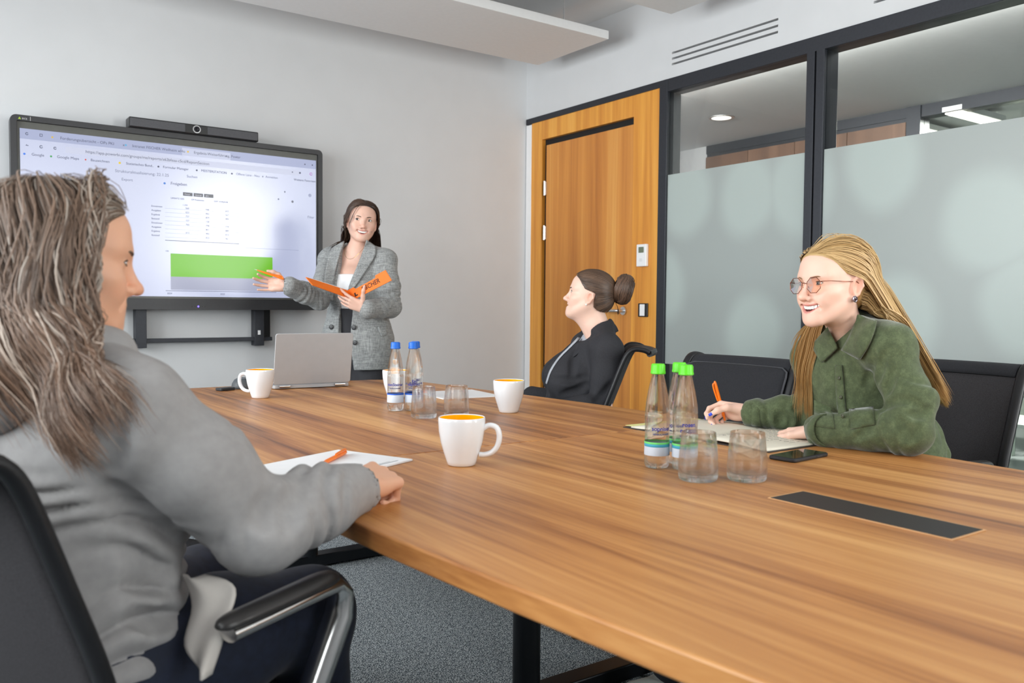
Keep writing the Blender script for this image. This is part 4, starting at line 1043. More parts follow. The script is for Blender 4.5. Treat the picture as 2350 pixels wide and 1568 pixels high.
# --- woman in the green shirt
def person_green():
    base = V3(2.45, 1.40, 0)
    hp = px(1908, 652, 2.33)
    fwd = unit(-IRh*.95-IFh*.30); hf = unit(-IRh*.91-IFh*.42)
    T = pose(yaw_of(hf), -.02, .02, hp)
    SLn, SRf = px(2040, 800, 2.25), px(1870, 822, 2.58)
    chest = (SLn+SRf)/2+V3(.05, 0, -.10); pel = V3(2.46, 1.39, .56)
    neck = (SLn+SRf)/2+V3(.005, 0, .055)
    eL, wL = V3(2.055, 1.155, .795), V3(2.005, 1.385, .778)          # near arm along the table edge
    hdL = unit(V3(.06, .16, -.03))
    eR, wR = V3(2.13, 1.60, .80), V3(2.085, 1.655, .786)
    # far arm: elbow out over the table edge
    eR = V3(2.20, 1.50, .80); wR = V3(2.095, 1.675, .787)
    F = Field(); info = head_field(F, T, smile=1.25, jaw=.95, nose=1.02, mwid=1.22)
    nk = T[0]@V3(0, -.028, -.075)+T[1]
    F.cap(nk, neck+V3(0, 0, -.03), .046, .050, k=.03)
    torso(F, pel, chest, neck, SLn, SRf, fwd, -.012)
    limb(F, [SLn, eL, wL], [.044, .036, .023], -.006); limb(F, [SRf, eR, wR], [.044, .036, .023], -.006)
    # writing hand
    pt = V3(2.066, 1.752, .7465); ptop = pt+unit(V3(-.012, .028, .115)*1.0)*.138
    f = unit(V3(-.030, .085, .000)); n = unit(V3(-.62, -.25, -.55)); ts = unit(V3(-.35, -.1, .9))
    tipsR = hand(F, wR+V3(-.006, .012, .002), f, n, ts, [(.75, .75, .45), (.95, .95, .55), (1.1, 1.1, .6), (1.2, 1.1, .6)], [(.75, .45, .55), (.75, .60, .10), (.75, .35, -.35)], s=.92)
    f2 = hdL; tipsL = hand(F, wL+hdL*.01, f2, V3(0, 0, -1), unit(V3(-.9, .35, 0)), [(.15, .25, .2)]*4, [(.7, .1, .6), (.85, .1, .3), (.95, .1, .1)], s=.92)
    skin = (.82, .53, .42)
    def col(v):
        c = head_color(v, T, skin, info, 1.0, (.62, .20, .18)); return c
    body = sdf_obj('person', F, .0030, M_skin, None, base, col); body.location = base
    tag(body, 'smiling person with long blonde hair, glasses and green shirt writing at the table', 'person')
    add_eyes(T, body, base, gaze=(-.02, 0), openness=.85, iris=(.09, .14, .17), brow=(.30, .17, .09), info=info, lash=(.10, .05, .03))
    nails(tipsR, body, base, (.02, .06, .62), (0, 1, 4), thumb_n=V3(-.55, -.75, .35))
    # shirt
    S = Field(); torso(S, pel+V3(.02, 0, -.02), chest, neck, SLn, SRf, fwd, .022, bust=.05, hip=(.18, .13), waist=(.155, .115), shr=.05)
    limb(S, [SLn+V3(0, 0, -.01), SLn*.4+eL*.6+V3(.012, -.02, -.005), eL+V3(0, 0, .004), eL*.55+wL*.45+V3(0, 0, .004), wL+hdL*-.012], [.050, .050, .046, .042, .036], .008)
    limb(S, [SRf+V3(0, 0, -.01), SRf*.4+eR*.6, eR, eR*.5+wR*.5, wR], [.048, .050, .044, .040, .034], .008)
    def folds(P):
        return wob(P, 55, .0045, 3, 6, (1, 1, .6))+wob(P, 110, .0022, 9, 5)
    S.fn(folds, 'd'); S.fn(arm_folds(SLn*.55+eL*.45, eL, .075, .0060, .085, .5), 'd'); S.fn(arm_folds(eL, wL, .07, .0055, .075, 1.9), 'd'); S.fn(arm_folds(eR, wR, .06, .004, .07, .9), 'd'); S.fn(arm_folds(chest+V3(0, 0, .06), pel+V3(0, 0, .1), .17, .006, .13, 2.2, 2.5), 'd')
    # deep creases at the near elbow and the armpit
    creases(S, [[(2008, 950), (2040, 926), (2080, 918), (2118, 936)], [(2088, 948), (2112, 952), (2136, 938)], [(2003, 815), (1996, 850), (1986, 885)], [(2030, 812), (2018, 845), (2008, 880)], [(2050, 850), (2040, 880), (2030, 905)], [(1985, 1005), (1998, 975), (2006, 950)], [(1960, 1010), (1985, 985), (1990, 965)], [(2108, 970), (2100, 995), (2085, 1015)], [(2060, 960), (2075, 985), (2070, 1010)], [(1940, 985), (1958, 968), (1972, 962)], [(1850, 900), (1838, 925), (1822, 940)], [(1800, 950), (1812, 965), (1808, 985)], [(1780, 945), (1790, 962), (1786, 978)]], .0085, .003, .014)
    S.cap(nk, neck+fwd*.055+V3(0, 0, .02), .055, .045, k=.01, op='s')
    S.cap(neck+fwd*.10+V3(0, 0, -.03), neck+fwd*.135+V3(0, 0, -.075), .028, .010, k=.01, op='s')
    S.cap(wL+hdL*.005, wL+hdL*.08, .034, .05, k=.006, op='s'); S.cap(wR+f*.012, wR+f*.08, .028, .05, k=.006, op='s')
    S.half((0, 0, .7402), (0, 0, -1), k=.003, op='i') if 0 else None
    M_shirt = shirt_mat()
    sh = sdf_obj('shirt', S, .005, M_shirt, body, base)
    # lying on the table: arms flattened against the top are handled by their height
    R = np.stack([unit(SRf-SLn), fwd, V3(0, 0, 1)], 1); Tt = (np.stack([np.cross(fwd, V3(0, 0, 1)), fwd, V3(0, 0, 1)], 1), neck)
    # undershirt in the V
    U = Field(); torso(U, pel, chest, neck, SLn, SRf, fwd, .004); U.half(neck+V3(0, 0, -.035)+fwd*.05, (0, 0, 1) if 0 else unit(V3(0, 0, 1)*.8-fwd*.5), k=.004)
    U.half((0, 0, .80), (0, 0, -1), k=.004)
    sdf_obj('undershirt', U, .006, mat('navy_cotton', rgb(38, 40, 52), .8), body, base)
    # collar leaves, placket, pockets and buttons laid on the shirt
    lx = Tt[0][:, 0]
    C2 = Field(); C2.ops = S.ops+F.ops
    cam_patch(C2, polyquad([(1969, 722), (1962, 742), (1948, 775), (1931, 804)], [(2012, 736), (2006, 760), (1992, 795), (1973, 826)]), 9, 14, .010, 'collar', M_shirt, body, base, .005)
    cam_patch(C2, polyquad([(1898, 752), (1908, 772), (1917, 788), (1921, 800)], [(1866, 790), (1868, 802), (1876, 818), (1886, 832)]), 7, 10, .010, 'collar', M_shirt, body, base, .005)
    cam_patch(C2, polyquad([(1917, 838), (1918, 880), (1922, 940), (1930, 985)], [(1932, 838), (1936, 880), (1941, 940), (1949, 985)]), 4, 16, .004, 'placket', M_shirt, body, base, .004)
    cam_patch(C2, polyquad([(1948, 940), (1950, 960), (1953, 985)], [(2004, 934), (2006, 955), (2008, 975)]), 8, 7, .002, 'pocket', M_shirt, body, base, .003)
    cam_patch(C2, polyquad([(1868, 918), (1868, 945), (1869, 978)], [(1910, 936), (1912, 955), (1916, 985)]), 7, 8, .002, 'pocket', M_shirt, body, base, .003)
    for q in ((1926, 868), (1930, 912), (1934, 955)):
        p = cam_drape(C2, [q], .006)[0]-base; MB().lathe([(0, 0), (.0055, 0), (.0055, .002), (.003, .003), (0, .002)], 14, np.stack([lx, V3(0, 0, 1), fwd], 1), p).build('button', mat('olive_button', rgb(70, 72, 52), .4), body, smooth=40)
    # cuffs
    for w, d, r in ((wL+hdL*-.008, hdL, .036), (wR, f, .032)):
        MB().tube([w-base-d*.035, w-base-d*.015, w-base+d*.006], [r+.006, r+.006, r+.004], 24, cap=False).build('cuff', M_shirt, body, smooth=60, solid=.004)
    # trousers and shoes under the table
    J = Field(); J.ell(pel, (.19, .17, .13), k=.05); kl, kr = V3(2.02, 1.27, .55), V3(2.02, 1.50, .55)
    al, ar = V3(1.83, 1.46, .09), V3(1.74, 1.66, .09)
    for h, kn, an in ((pel+V3(-.02, -.09, 0), kl, al), (pel+V3(-.02, .09, 0), kr, ar)): limb(J, [h, kn, an], [.09, .062, .048], 0, .04)
    sdf_obj('trousers', J, .010, mat('dark_denim', rgb(40, 44, 52), .8), body, base)
    for a in (al, ar):
        K = Field(); K.cap(a+V3(.03, 0, -.05), a+V3(-.11, .03, -.055), .036, .034, k=.02).cap(a+V3(.02, 0, -.02), a+V3(.0, 0, .03), .045, .045, k=.03).half((0, 0, .002), (0, 0, -1))
        sdf_obj('shoe', K, .006, mat('pale_leather', rgb(190, 198, 196), .5), body, base)
    # glasses
    G = lambda p: T[0]@np.asarray(p, float)+T[1]-base
    M_rim = mat('copper_rim', rgb(150, 92, 74), .25, .9)
    gl = MB(); lensm = []
    for s in (-1, 1):
        c = V3(s*.0325, .0965, -.004); pts = []
        for i in range(8):
            a = pi/8+i*pi/4; pts.append(c+V3(cos(a)*.0245, -abs(cos(a)*.0245+s*0)*.10*(1 if cos(a)*s > 0 else -.2), sin(a)*.0225))
        dense = []
        for i in range(8):
            for t in np.linspace(0, 1, 4)[:-1]: dense.append(pts[i]*(1-t)+pts[(i+1) % 8]*t)
        dense = [p+(p-c)*0 for p in dense]
        gl.tube([G(p) for p in dense], .0009, 6, closed=True)
        lm = MB(); lm.add([G(np.mean(dense, 0))]+[G(p) for p in dense], [(0, i+1, (i+1) % len(dense)+1) for i in range(len(dense))]); lensm.append(lm)
        out = c+V3(s*.0235, -.003, .009)
        gl.tube([G(out), G(V3(s*.070, .078, .006)), G(V3(s*.0755, .03, .004)), G(V3(s*.0795, -.008, .004)), G(V3(s*.080, -.030, -.010))], [.0013, .0011, .0011, .0011, .0012], 6)
        gl.tube([G(V3(s*.011, .094, -.006)), G(V3(s*.0095, .089, -.012))], .0008, 5)
    gl.tube([G(V3(-.0085, .0965, .000)), G(V3(0, .099, .0035)), G(V3(.0085, .0965, .000))], .0010, 6)
    go = gl.build('glasses', M_rim, body, smooth=60); tag(go, 'thin copper glasses with octagonal rose lenses')
    for lm in lensm: lm.build('lens', panemat('rose_lens', (.97, .80, .70, 1), .5), go)
    er = T[0]@V3(-.0765, -.004, -.043)+T[1]-base
    Re = T[0]@roty(-pi/2)
    MB().lathe([(0, 0), (.0085, 0), (.009, .003), (.0062, .0045), (0, .003)], 20, Re, er).build('earring', mat('earring_metal', rgb(150, 140, 150), .2, .9), body, smooth=40)
    MB().lathe([(0, .0032), (.0058, .0042), (0, .006)], 16, Re, er).build('earring_stone', mat('dark_stone', rgb(52, 34, 40), .1), body, smooth=40)
    # hair: combed back from a side parting, behind the ears, down the back
    cap = hair_cap(F, T, .0025, 'hair_base', body, base, (.50, .33, .14))
    HF = hair_field(F.ops+CAPOPS+S.ops)
    L = cap_roots(cap, T, base, 6000, 5, F); P = L@T[0].T+T[1]; hc = T[0]@V3(0, -.018, .03)+T[1]
    sgn = np.sign(L[:, 0]-.015)
    D0 = tangent(P, np.stack([sgn*.6, np.full(len(L), -.8), np.full(len(L), -.05)], 1)@T[0].T, hc)
    rs = np.random.RandomState(2); cl = .0015+.024*rs.rand(len(L))**1.3
    back = -fwd
    far = L[:, 0] > .035; rs_far = far & (rs.rand(len(L)) < .22)
    def comb(Pn, t):
        Ln = (Pn-T[1])@T[0]; g = np.zeros_like(Pn)
        fr = ((Ln[:, 1] > -.022) & (Ln[:, 2] > -.075))[:, None]
        g[:, 2] = -.62; g += np.where(fr, 1.0, 0.)*(-T[0][:, 1])[None]+np.where(fr, 0., np.where(rs_far[:, None], .05, .47))*back[None]
        return g*.6
    St = march(P, D0, HF, 40, ((P[:, 2]-.865+.03*rs.rand(len(L)))*1.18+.03)/40, comb, cl, .60, (hc, hc[2]-.01))
    St = St+np.cumsum(rs.randn(*St.shape)*.00025, 1)
    shade = hair_shade(L, rs); c0 = np.array([.46, .29, .12])*(1-shade)+np.array([.78, .56, .29])*shade
    K = St.shape[1]; tt = np.linspace(0, 1, K)[None, :, None]
    cc = c0[:, None]*(1-.22*(1-tt)*np.array([.6, .8, 1.1]))*(np.array([1.0, .92, .76])*tt+(1-tt))
    tube_strands('hair', St, .0009+.0009*rs.rand(len(L)), cc, body, base, M_hair, hc, keep=21)
    return body
def shirt_mat():
    if 'olive_corduroy' in MATS: return MATS['olive_corduroy']
    m, nt, p = nodes('olive_corduroy'); tc = nd(nt, 'ShaderNodeTexCoord')
    n1 = nd(nt, 'ShaderNodeTexNoise'); n1.inputs['Scale'].default_value = 45; n1.inputs['Detail'].default_value = 8; n1.inputs['Roughness'].default_value = .8
    n2 = nd(nt, 'ShaderNodeTexNoise'); n2.inputs['Scale'].default_value = 420; n2.inputs['Detail'].default_value = 2
    for n in (n1, n2): link(nt, tc.outputs['Object'], n.inputs['Vector'])
    ad = nd(nt, 'ShaderNodeMath', operation='MULTIPLY_ADD'); ad.inputs[1].default_value = .25; link(nt, n2.outputs[0], ad.inputs[0]); link(nt, n1.outputs[0], ad.inputs[2])
    r = ramp(nt, ad.outputs[0], [(.40, rgb(66, 74, 54)), (.62, rgb(80, 90, 64)), (.86, rgb(104, 115, 84))]); link(nt, r.outputs[0], p.inputs['Base Color'])
    p.inputs['Roughness'].default_value = .85; p.inputs['Sheen Weight'].default_value = .35; p.inputs['Sheen Roughness'].default_value = .4; p.inputs['Specular IOR Level'].default_value = .2
    b = nd(nt, 'ShaderNodeBump'); b.inputs['Strength'].default_value = .35; b.inputs['Distance'].default_value = .002; link(nt, n2.outputs[0], b.inputs['Height']); link(nt, b.outputs[0], p.inputs['Normal'])
    MATS['olive_corduroy'] = m; return m
person_green()

# --- standing presenter in the grey checked blazer
def blazer_mat():
    m, nt, p = nodes('grey_check_wool'); tc = nd(nt, 'ShaderNodeTexCoord'); outs = []
    for st, sc in (((1, 1, 14), 26), ((9, 9, .7), 30), ((1, 1, 1), 500)):
        mp = nd(nt, 'ShaderNodeMapping'); mp.inputs['Scale'].default_value = st; link(nt, tc.outputs['Object'], mp.inputs[0])
        n = nd(nt, 'ShaderNodeTexNoise'); n.inputs['Scale'].default_value = sc; n.inputs['Detail'].default_value = 2; link(nt, mp.outputs[0], n.inputs['Vector']); outs.append(n.outputs[0])
    a = nd(nt, 'ShaderNodeMath', operation='ADD'); link(nt, outs[0], a.inputs[0]); link(nt, outs[1], a.inputs[1])
    b = nd(nt, 'ShaderNodeMath', operation='MULTIPLY_ADD'); b.inputs[1].default_value = .6; link(nt, outs[2], b.inputs[0]); link(nt, a.outputs[0], b.inputs[2])
    w = nd(nt, 'ShaderNodeMath', operation='MULTIPLY'); w.inputs[1].default_value = .5; link(nt, b.outputs[0], w.inputs[0])
    r = ramp(nt, w.outputs[0], [(.48, rgb(108, 110, 111)), (.64, rgb(142, 144, 144)), (.82, rgb(176, 178, 177))]); link(nt, r.outputs[0], p.inputs['Base Color'])
    p.inputs['Roughness'].default_value = .85; p.inputs['Specular IOR Level'].default_value = .2; p.inputs['Sheen Weight'].default_value = .15
    return m
def person_presenter():
    base = V3(2.06, 4.30, 0)
    toc = unit(V3(-2.06, -4.30, 0))
    fwd = unit(-IFh*.96-IRh*.26); hf = unit(-IFh*.93+IRh*.26)
    hp = px(831, 508, 4.64); T = pose(yaw_of(hf), -.02, -.10, hp)
    SR, SL = px(757, 596, 4.70), px(884, 598, 4.61)       # her right / left shoulder
    mid = (SL+SR)/2
    neck = mid+V3(0, 0, .055)+fwd*.0; chest = mid+V3(0, 0, -.135)+fwd*.015; pel = V3(mid[0]+.005, mid[1], .93)
    eR, wR = px(733, 688, 4.47), px(664, 657, 4.30); eL, wL = px(897, 706, 4.55), px(842, 711, 4.32)
    F = Field(); info = head_field(F, T, smile=1.15, jaw=1.0, wide=1.0)
    nk = T[0]@V3(0, -.028, -.075)+T[1]
    F.cap(nk, neck+V3(0, 0, -.02), .047, .052, k=.03)
    torso(F, pel, chest, neck, SL, SR, fwd, -.012, hip=(.13, .09), waist=(.115, .085))
    limb(F, [SR, eR, wR], [.042, .034, .023], -.004); limb(F, [SL, eL, wL], [.042, .034, .023], -.004)
    # pointing hand with the pen: palm half up, fingers towards the screen
    f = unit(-IRh*1.0+V3(0, 0, .10)-IFh*.1); n = unit(-IFh*.55+V3(0, 0, .75)); ts = unit(-IFh*.65+V3(0, 0, .75)) if 0 else unit(V3(0, 0, .8)-IFh*-.35)
    n = unit(-IFh*.9+V3(0, 0, .25))
    tR = hand(F, wR+f*.01, f, n, V3(0, 0, 1), [(.45, .45, .3), (.35, .35, .25), (.22, .25, .2), (.15, .2, .15)], [(.6, .55, .65), (.85, .45, .25), (.95, .25, .0)], (.05, .0, -.10, -.20), s=.95)
    # folder hand: palm up under the spine, fingers behind, thumb in front
    f2 = unit(-IRh*.92+V3(0, 0, .42)); n2 = unit(IFh*.85+V3(0, 0, .45))
    tL = hand(F, wL+f2*.01, f2, n2, unit(V3(0, 0, 1)), [(.1, .25, .2), (.1, .25, .2), (.12, .3, .2), (.15, .3, .2)], [(.35, .1, .90), (.25, .1, .95), (.15, .2, .95)], s=.90)
    skin = (.74, .46, .36)
    body = sdf_obj('person', F, .0038, M_skin, None, base, lambda v: head_color(v, T, skin, info, 1.1, (.60, .20, .18))); body.location = base
    tag(body, 'standing person in grey checked blazer holding an open orange folder beside the display', 'person')
    add_eyes(T, body, base, gaze=(.35, 0), openness=1., iris=(.07, .05, .04), brow=(.055, .03, .02), info=info)
    # white top
    U = Field(); torso(U, pel, chest, neck, SL, SR, fwd, .006); U.half((0, 0, chest[2]+.055), (0, 0, 1), k=.006); U.half((0, 0, 1.05), (0, 0, -1), k=.004)
    sdf_obj('top', U, .007, mat('white_jersey', (.86, .86, .88, 1), .8, var=.02), body, base)
    # trousers
    J = Field(); rt = unit(np.cross(fwd, V3(0, 0, 1))); J.ell(pel, (.150, .115, .14), np.stack([rt, fwd, V3(0, 0, 1)], 1), k=.05)
    J.cap(pel+V3(0, 0, .17)+fwd*.012, pel, .121, .108, k=.04)
    rt = unit(np.cross(fwd, V3(0, 0, 1)))
    for s in (-1, 1): limb(J, [pel+rt*s*.070+V3(0, 0, -.05), pel+rt*s*.075+V3(0, 0, -.45)+fwd*.02, V3(pel[0], pel[1], .05)+rt*s*.09], [.085, .078, .080], 0, .05)
    J.half((0, 0, 1.085), (0, 0, 1), k=.004); J.half((0, 0, .03), (0, 0, -1), k=.004)
    sdf_obj('trousers', J, .008, mat('charcoal_wool', rgb(48, 48, 52), .85, var=.15, scale=300), body, base)
    for s in (-1, 1):
        K = Field(); a = V3(pel[0], pel[1], .05)+rt*s*.09; K.cap(a-fwd*.04+V3(0, 0, -.01), a+fwd*.15+V3(0, 0, -.018), .038, .032, k=.02).half((0, 0, .002), (0, 0, -1))
        sdf_obj('shoe', K, .007, mat('black_shoe', rgb(22, 22, 24), .35), body, base)
    # blazer
    B = Field(); Rt = np.stack([rt, fwd, V3(0, 0, 1)], 1); Tt = (Rt, V3(mid[0], mid[1], 0))
    torso(B, pel, chest, neck, SL, SR, fwd, .014, bust=.05, hip=(.170, .125), waist=(.150, .110), ch=(.158, .112), k=.06, shr=.05)
    B.ell(V3(mid[0], mid[1], .86)+rt*.0, (.198, .155, .26), Rt, k=.06)
    limb(B, [SR+V3(0, 0, -.005), SR*.45+eR*.55, eR, eR*.5+wR*.5, wR], [.056, .050, .044, .044, .043], .006)
    limb(B, [SL+V3(0, 0, -.005), SL*.45+eL*.55, eL, eL*.5+wL*.5, wL], [.056, .052, .047, .045, .043], .006)
    B.fn(lambda P: wob(P, 34, .005, 5, 6, (1, 1, .5))+wob(P, 90, .0022, 8, 5), 'd')
    B.fn(arm_folds(eR, wR-(wR-eR)*.25, .065, .006, .07, .4), 'd'); B.fn(arm_folds(eL, wL-(wL-eL)*.25, .07, .006, .075, 1.4), 'd'); B.fn(arm_folds(SL*.6+eL*.4, eL, .075, .004, .07, 2.4), 'd')
    def opening(P):
        L = (P-Tt[1])@Rt; z = L[:, 2]
        w = np.interp(z, [.70, .80, .95, 1.06, 1.20, 1.33, 1.42, 1.50], [.052, .046, .036, .036, .044, .064, .070, .075])
        return np.maximum(np.abs(L[:, 0]-.004)-w, -(L[:, 1]-.0))
    B.fn(opening, 's', .006)
    B.cap(nk+V3(0, 0, .05), neck+V3(0, 0, -.03)+fwd*.02, .062, .062, k=.012, op='s')
    hem = .757
    B.half((0, 0, hem), (0, 0, -1), k=.004)
    B.cap(wR+f*.004, wR+f*.08, .034, .05, k=.004, op='s'); B.cap(wL+f2*.006, wL+f2*.08, .034, .05, k=.004, op='s')
    MB_ = blazer_mat()
    sdf_obj('blazer', B, .006, MB_, body, base)
    B2 = Field(); B2.ops = [o for o in B.ops if not (o[2] == 'f' and o[0] == 's')]
    C2 = Field(); C2.fn(lambda P: np.minimum(np.minimum(B2.ev(P), U.ev(P)), F.ev(P)), 'u'); C2.bounds = B2.bounds
    cam_patch(C2, polyquad([(842, 551), (828, 590), (815, 622), (804, 650), (797, 672)], [(862, 566), (860, 588), (842, 618), (822, 648), (803, 672)]), 8, 22, .009, 'lapel', MB_, body, base, .006)
    cam_patch(C2, polyquad([(790, 554), (778, 590), (770, 622), (764, 660), (763, 690)], [(768, 564), (757, 580), (748, 615), (744, 650), (752, 690)]), 8, 22, .009, 'lapel', MB_, body, base, .006)
    cam_patch(C2, polyquad([(867, 751), (871, 762), (876, 773)], [(887, 747), (888, 757), (889, 768)]), 8, 6, .004, 'pocket_flap', MB_, body, base, .006)
    Mb = mat('dark_button', rgb(46, 46, 48), .35)
    for x, z in ((.085, .985), (-.052, .985), (-.062, .905), (.09, .905)):
        p = drape(B2, Tt, [(x, z)], .004)[0]-base; MB().lathe([(0, 0), (.0125, 0), (.0135, .003), (.010, .005), (0, .0035)], 18, np.stack([rt, V3(0, 0, 1), fwd], 1)*np.array([1, 1, 1]), p).build('button', Mb, body, smooth=40)
    nl = [neck+V3(0, 0, .02)+(-fwd*cos(a)*.052+rt*sin(a)*.058)+fwd*.016+V3(0, 0, -.075*max(0, -cos(a))**1.5)+fwd*.022*max(0, -cos(a)) for a in np.linspace(0, 2*pi, 40)[:-1]]
    MB().tube([p-base for p in nl], .0009, 5, closed=True).build('necklace', mat('gold_chain', rgb(214, 176, 110), .25, 1.), body, smooth=60)
    # hair
    cap = hair_cap(F, T, .003, 'hair_base', body, base, (.050, .028, .019), .005)
    HF = hair_field(F.ops+CAPOPS+B.ops)
    L = cap_roots(cap, T, base, 4200, 15, F); P = L@T[0].T+T[1]; rs = np.random.RandomState(3); sg = np.sign(L[:, 0]+.004); hc = T[0]@V3(0, -.018, .03)+T[1]
    D0 = tangent(P, np.stack([sg*.95, np.full(len(L), -.35), np.full(len(L), 0)], 1)@T[0].T, hc)
    def comb(Pn, t):
        Ln = (Pn-T[1])@T[0]; g = np.zeros_like(Pn); g[:, 2] = -.75-.4*t
        bk = np.where((Ln[:, 1] > -.040) & (Ln[:, 2] > -.16), .70, .05)[:, None]; g += bk*(-T[0][:, 1])[None]; g += (IRh*.10*(t > .5))[None]
        return g*.55
    St = march(P, D0, HF, 26, (.0112+.003*rs.rand(len(L))), comb, .0015+.010*rs.rand(len(L))**1.3, .6, (hc, hc[2]-.08))
    St += np.cumsum(rs.randn(*St.shape)*.0003, 1)
    sh = hair_shade(L, rs); c0 = np.array([.028, .015, .010])*(1-sh)+np.array([.095, .052, .033])*sh
    tube_strands('hair', St, .0014+.0012*rs.rand(len(L)), c0, body, base, M_hair, hc, keep=16)
    # pen in her hand, folder on the other hand
    pen('ballpoint_pen', px(584, 618, 4.25), px(652, 641, 4.27), 'orange pen held by the standing person pointing at the display', M_orange, V3(0, 0, 1))
    a, b = px(797, 668, 4.36), px(806, 688, 4.35); ax = unit(b-a)
    fo = empty('folder', (a+b)/2); tag(fo, 'open orange folder with black lettering held in the standing person\'s hand', 'folder')
    o = (a+b)/2
    M_fold = mat('orange_card', rgb(240, 118, 24), .55, var=.03, scale=20)
    def cover(c0, c1, c2, c3, name, th=.004):
        q = [np.asarray(p)-o for p in (c0, c1, c2, c3)]; nn = unit(np.cross(q[1]-q[0], q[3]-q[0])); m = MB(); vs = q+[p+nn*th for p in q]
        m.add(vs, [(0, 1, 2, 3)[::-1], (4, 5, 6, 7), (0, 1, 5, 4), (1, 2, 6, 5), (2, 3, 7, 6), (3, 0, 4, 7)]); return m, q, nn
    cl = cover(px(795, 667, 4.36), px(701, 637, 4.20), px(716, 655, 4.18), px(808, 688, 4.34), 'c'); cl[0].build('cover', M_fold, fo)
    r0, r1, r2, r3 = px(795, 668, 4.36), px(884, 620, 4.22), px(899, 657, 4.19), px(808, 690, 4.34)
    X_ = r1-r0; Y_ = r3-r0; nq = unit(np.cross(X_, Y_)); poly = [(0, 0), (.18, 0), (.21, .22), (.72, .20), (.75, 0), (1, 0), (1, 1.05), (0, 1)]
    ms = MB(); q0 = [r0-o+X_*a_+Y_*b_ for a_, b_ in poly]; ms.add(q0+[p_+nq*.004 for p_ in q0], [tuple(range(8))[::-1], tuple(range(8, 16))]+[(i, (i+1) % 8, 8+(i+1) % 8, 8+i) for i in range(8)]); ms.build('cover', M_fold, fo)
    pg = cover(px(797, 666, 4.38), px(705, 637, 4.23), px(715, 650, 4.21), px(806, 683, 4.365), 'p', .003); pg[0].build('paper', mat('paper_white', (.85, .85, .84, 1), .8, var=.01), fo)
    X = unit(r1-r0); Nn = unit(np.cross(X, r3-r0)); Nn = Nn if Nn@(-IF) > 0 else -Nn; Yy = np.cross(Nn, X)
    tz_ = .0046 if nq@Nn > 0 else .0006; p0 = r0-o+X*.100+Yy*-.044+Nn*tz_
    M4 = Matrix(((X[0], Yy[0], Nn[0], p0[0]), (X[1], Yy[1], Nn[1], p0[1]), (X[2], Yy[2], Nn[2], p0[2]), (0, 0, 0, 1)))
    text_obj('lettering', 'FISCHER', .034, mat('black_print', rgb(36, 22, 14), .6), fo, M4, .0004)
    g0 = r0-o+X*.045+Yy*-.050+Nn*tz_
    MB().add([g0+X*x+Yy*y for x, y in ((0, 0), (.022, .0), (.022, .007), (.010, .007), (.010, .020), (0, .020))], [(0, 1, 2, 3, 4, 5)]).build('logo', mat('black_print', rgb(36, 22, 14), .6), fo)
    return body
person_presenter()

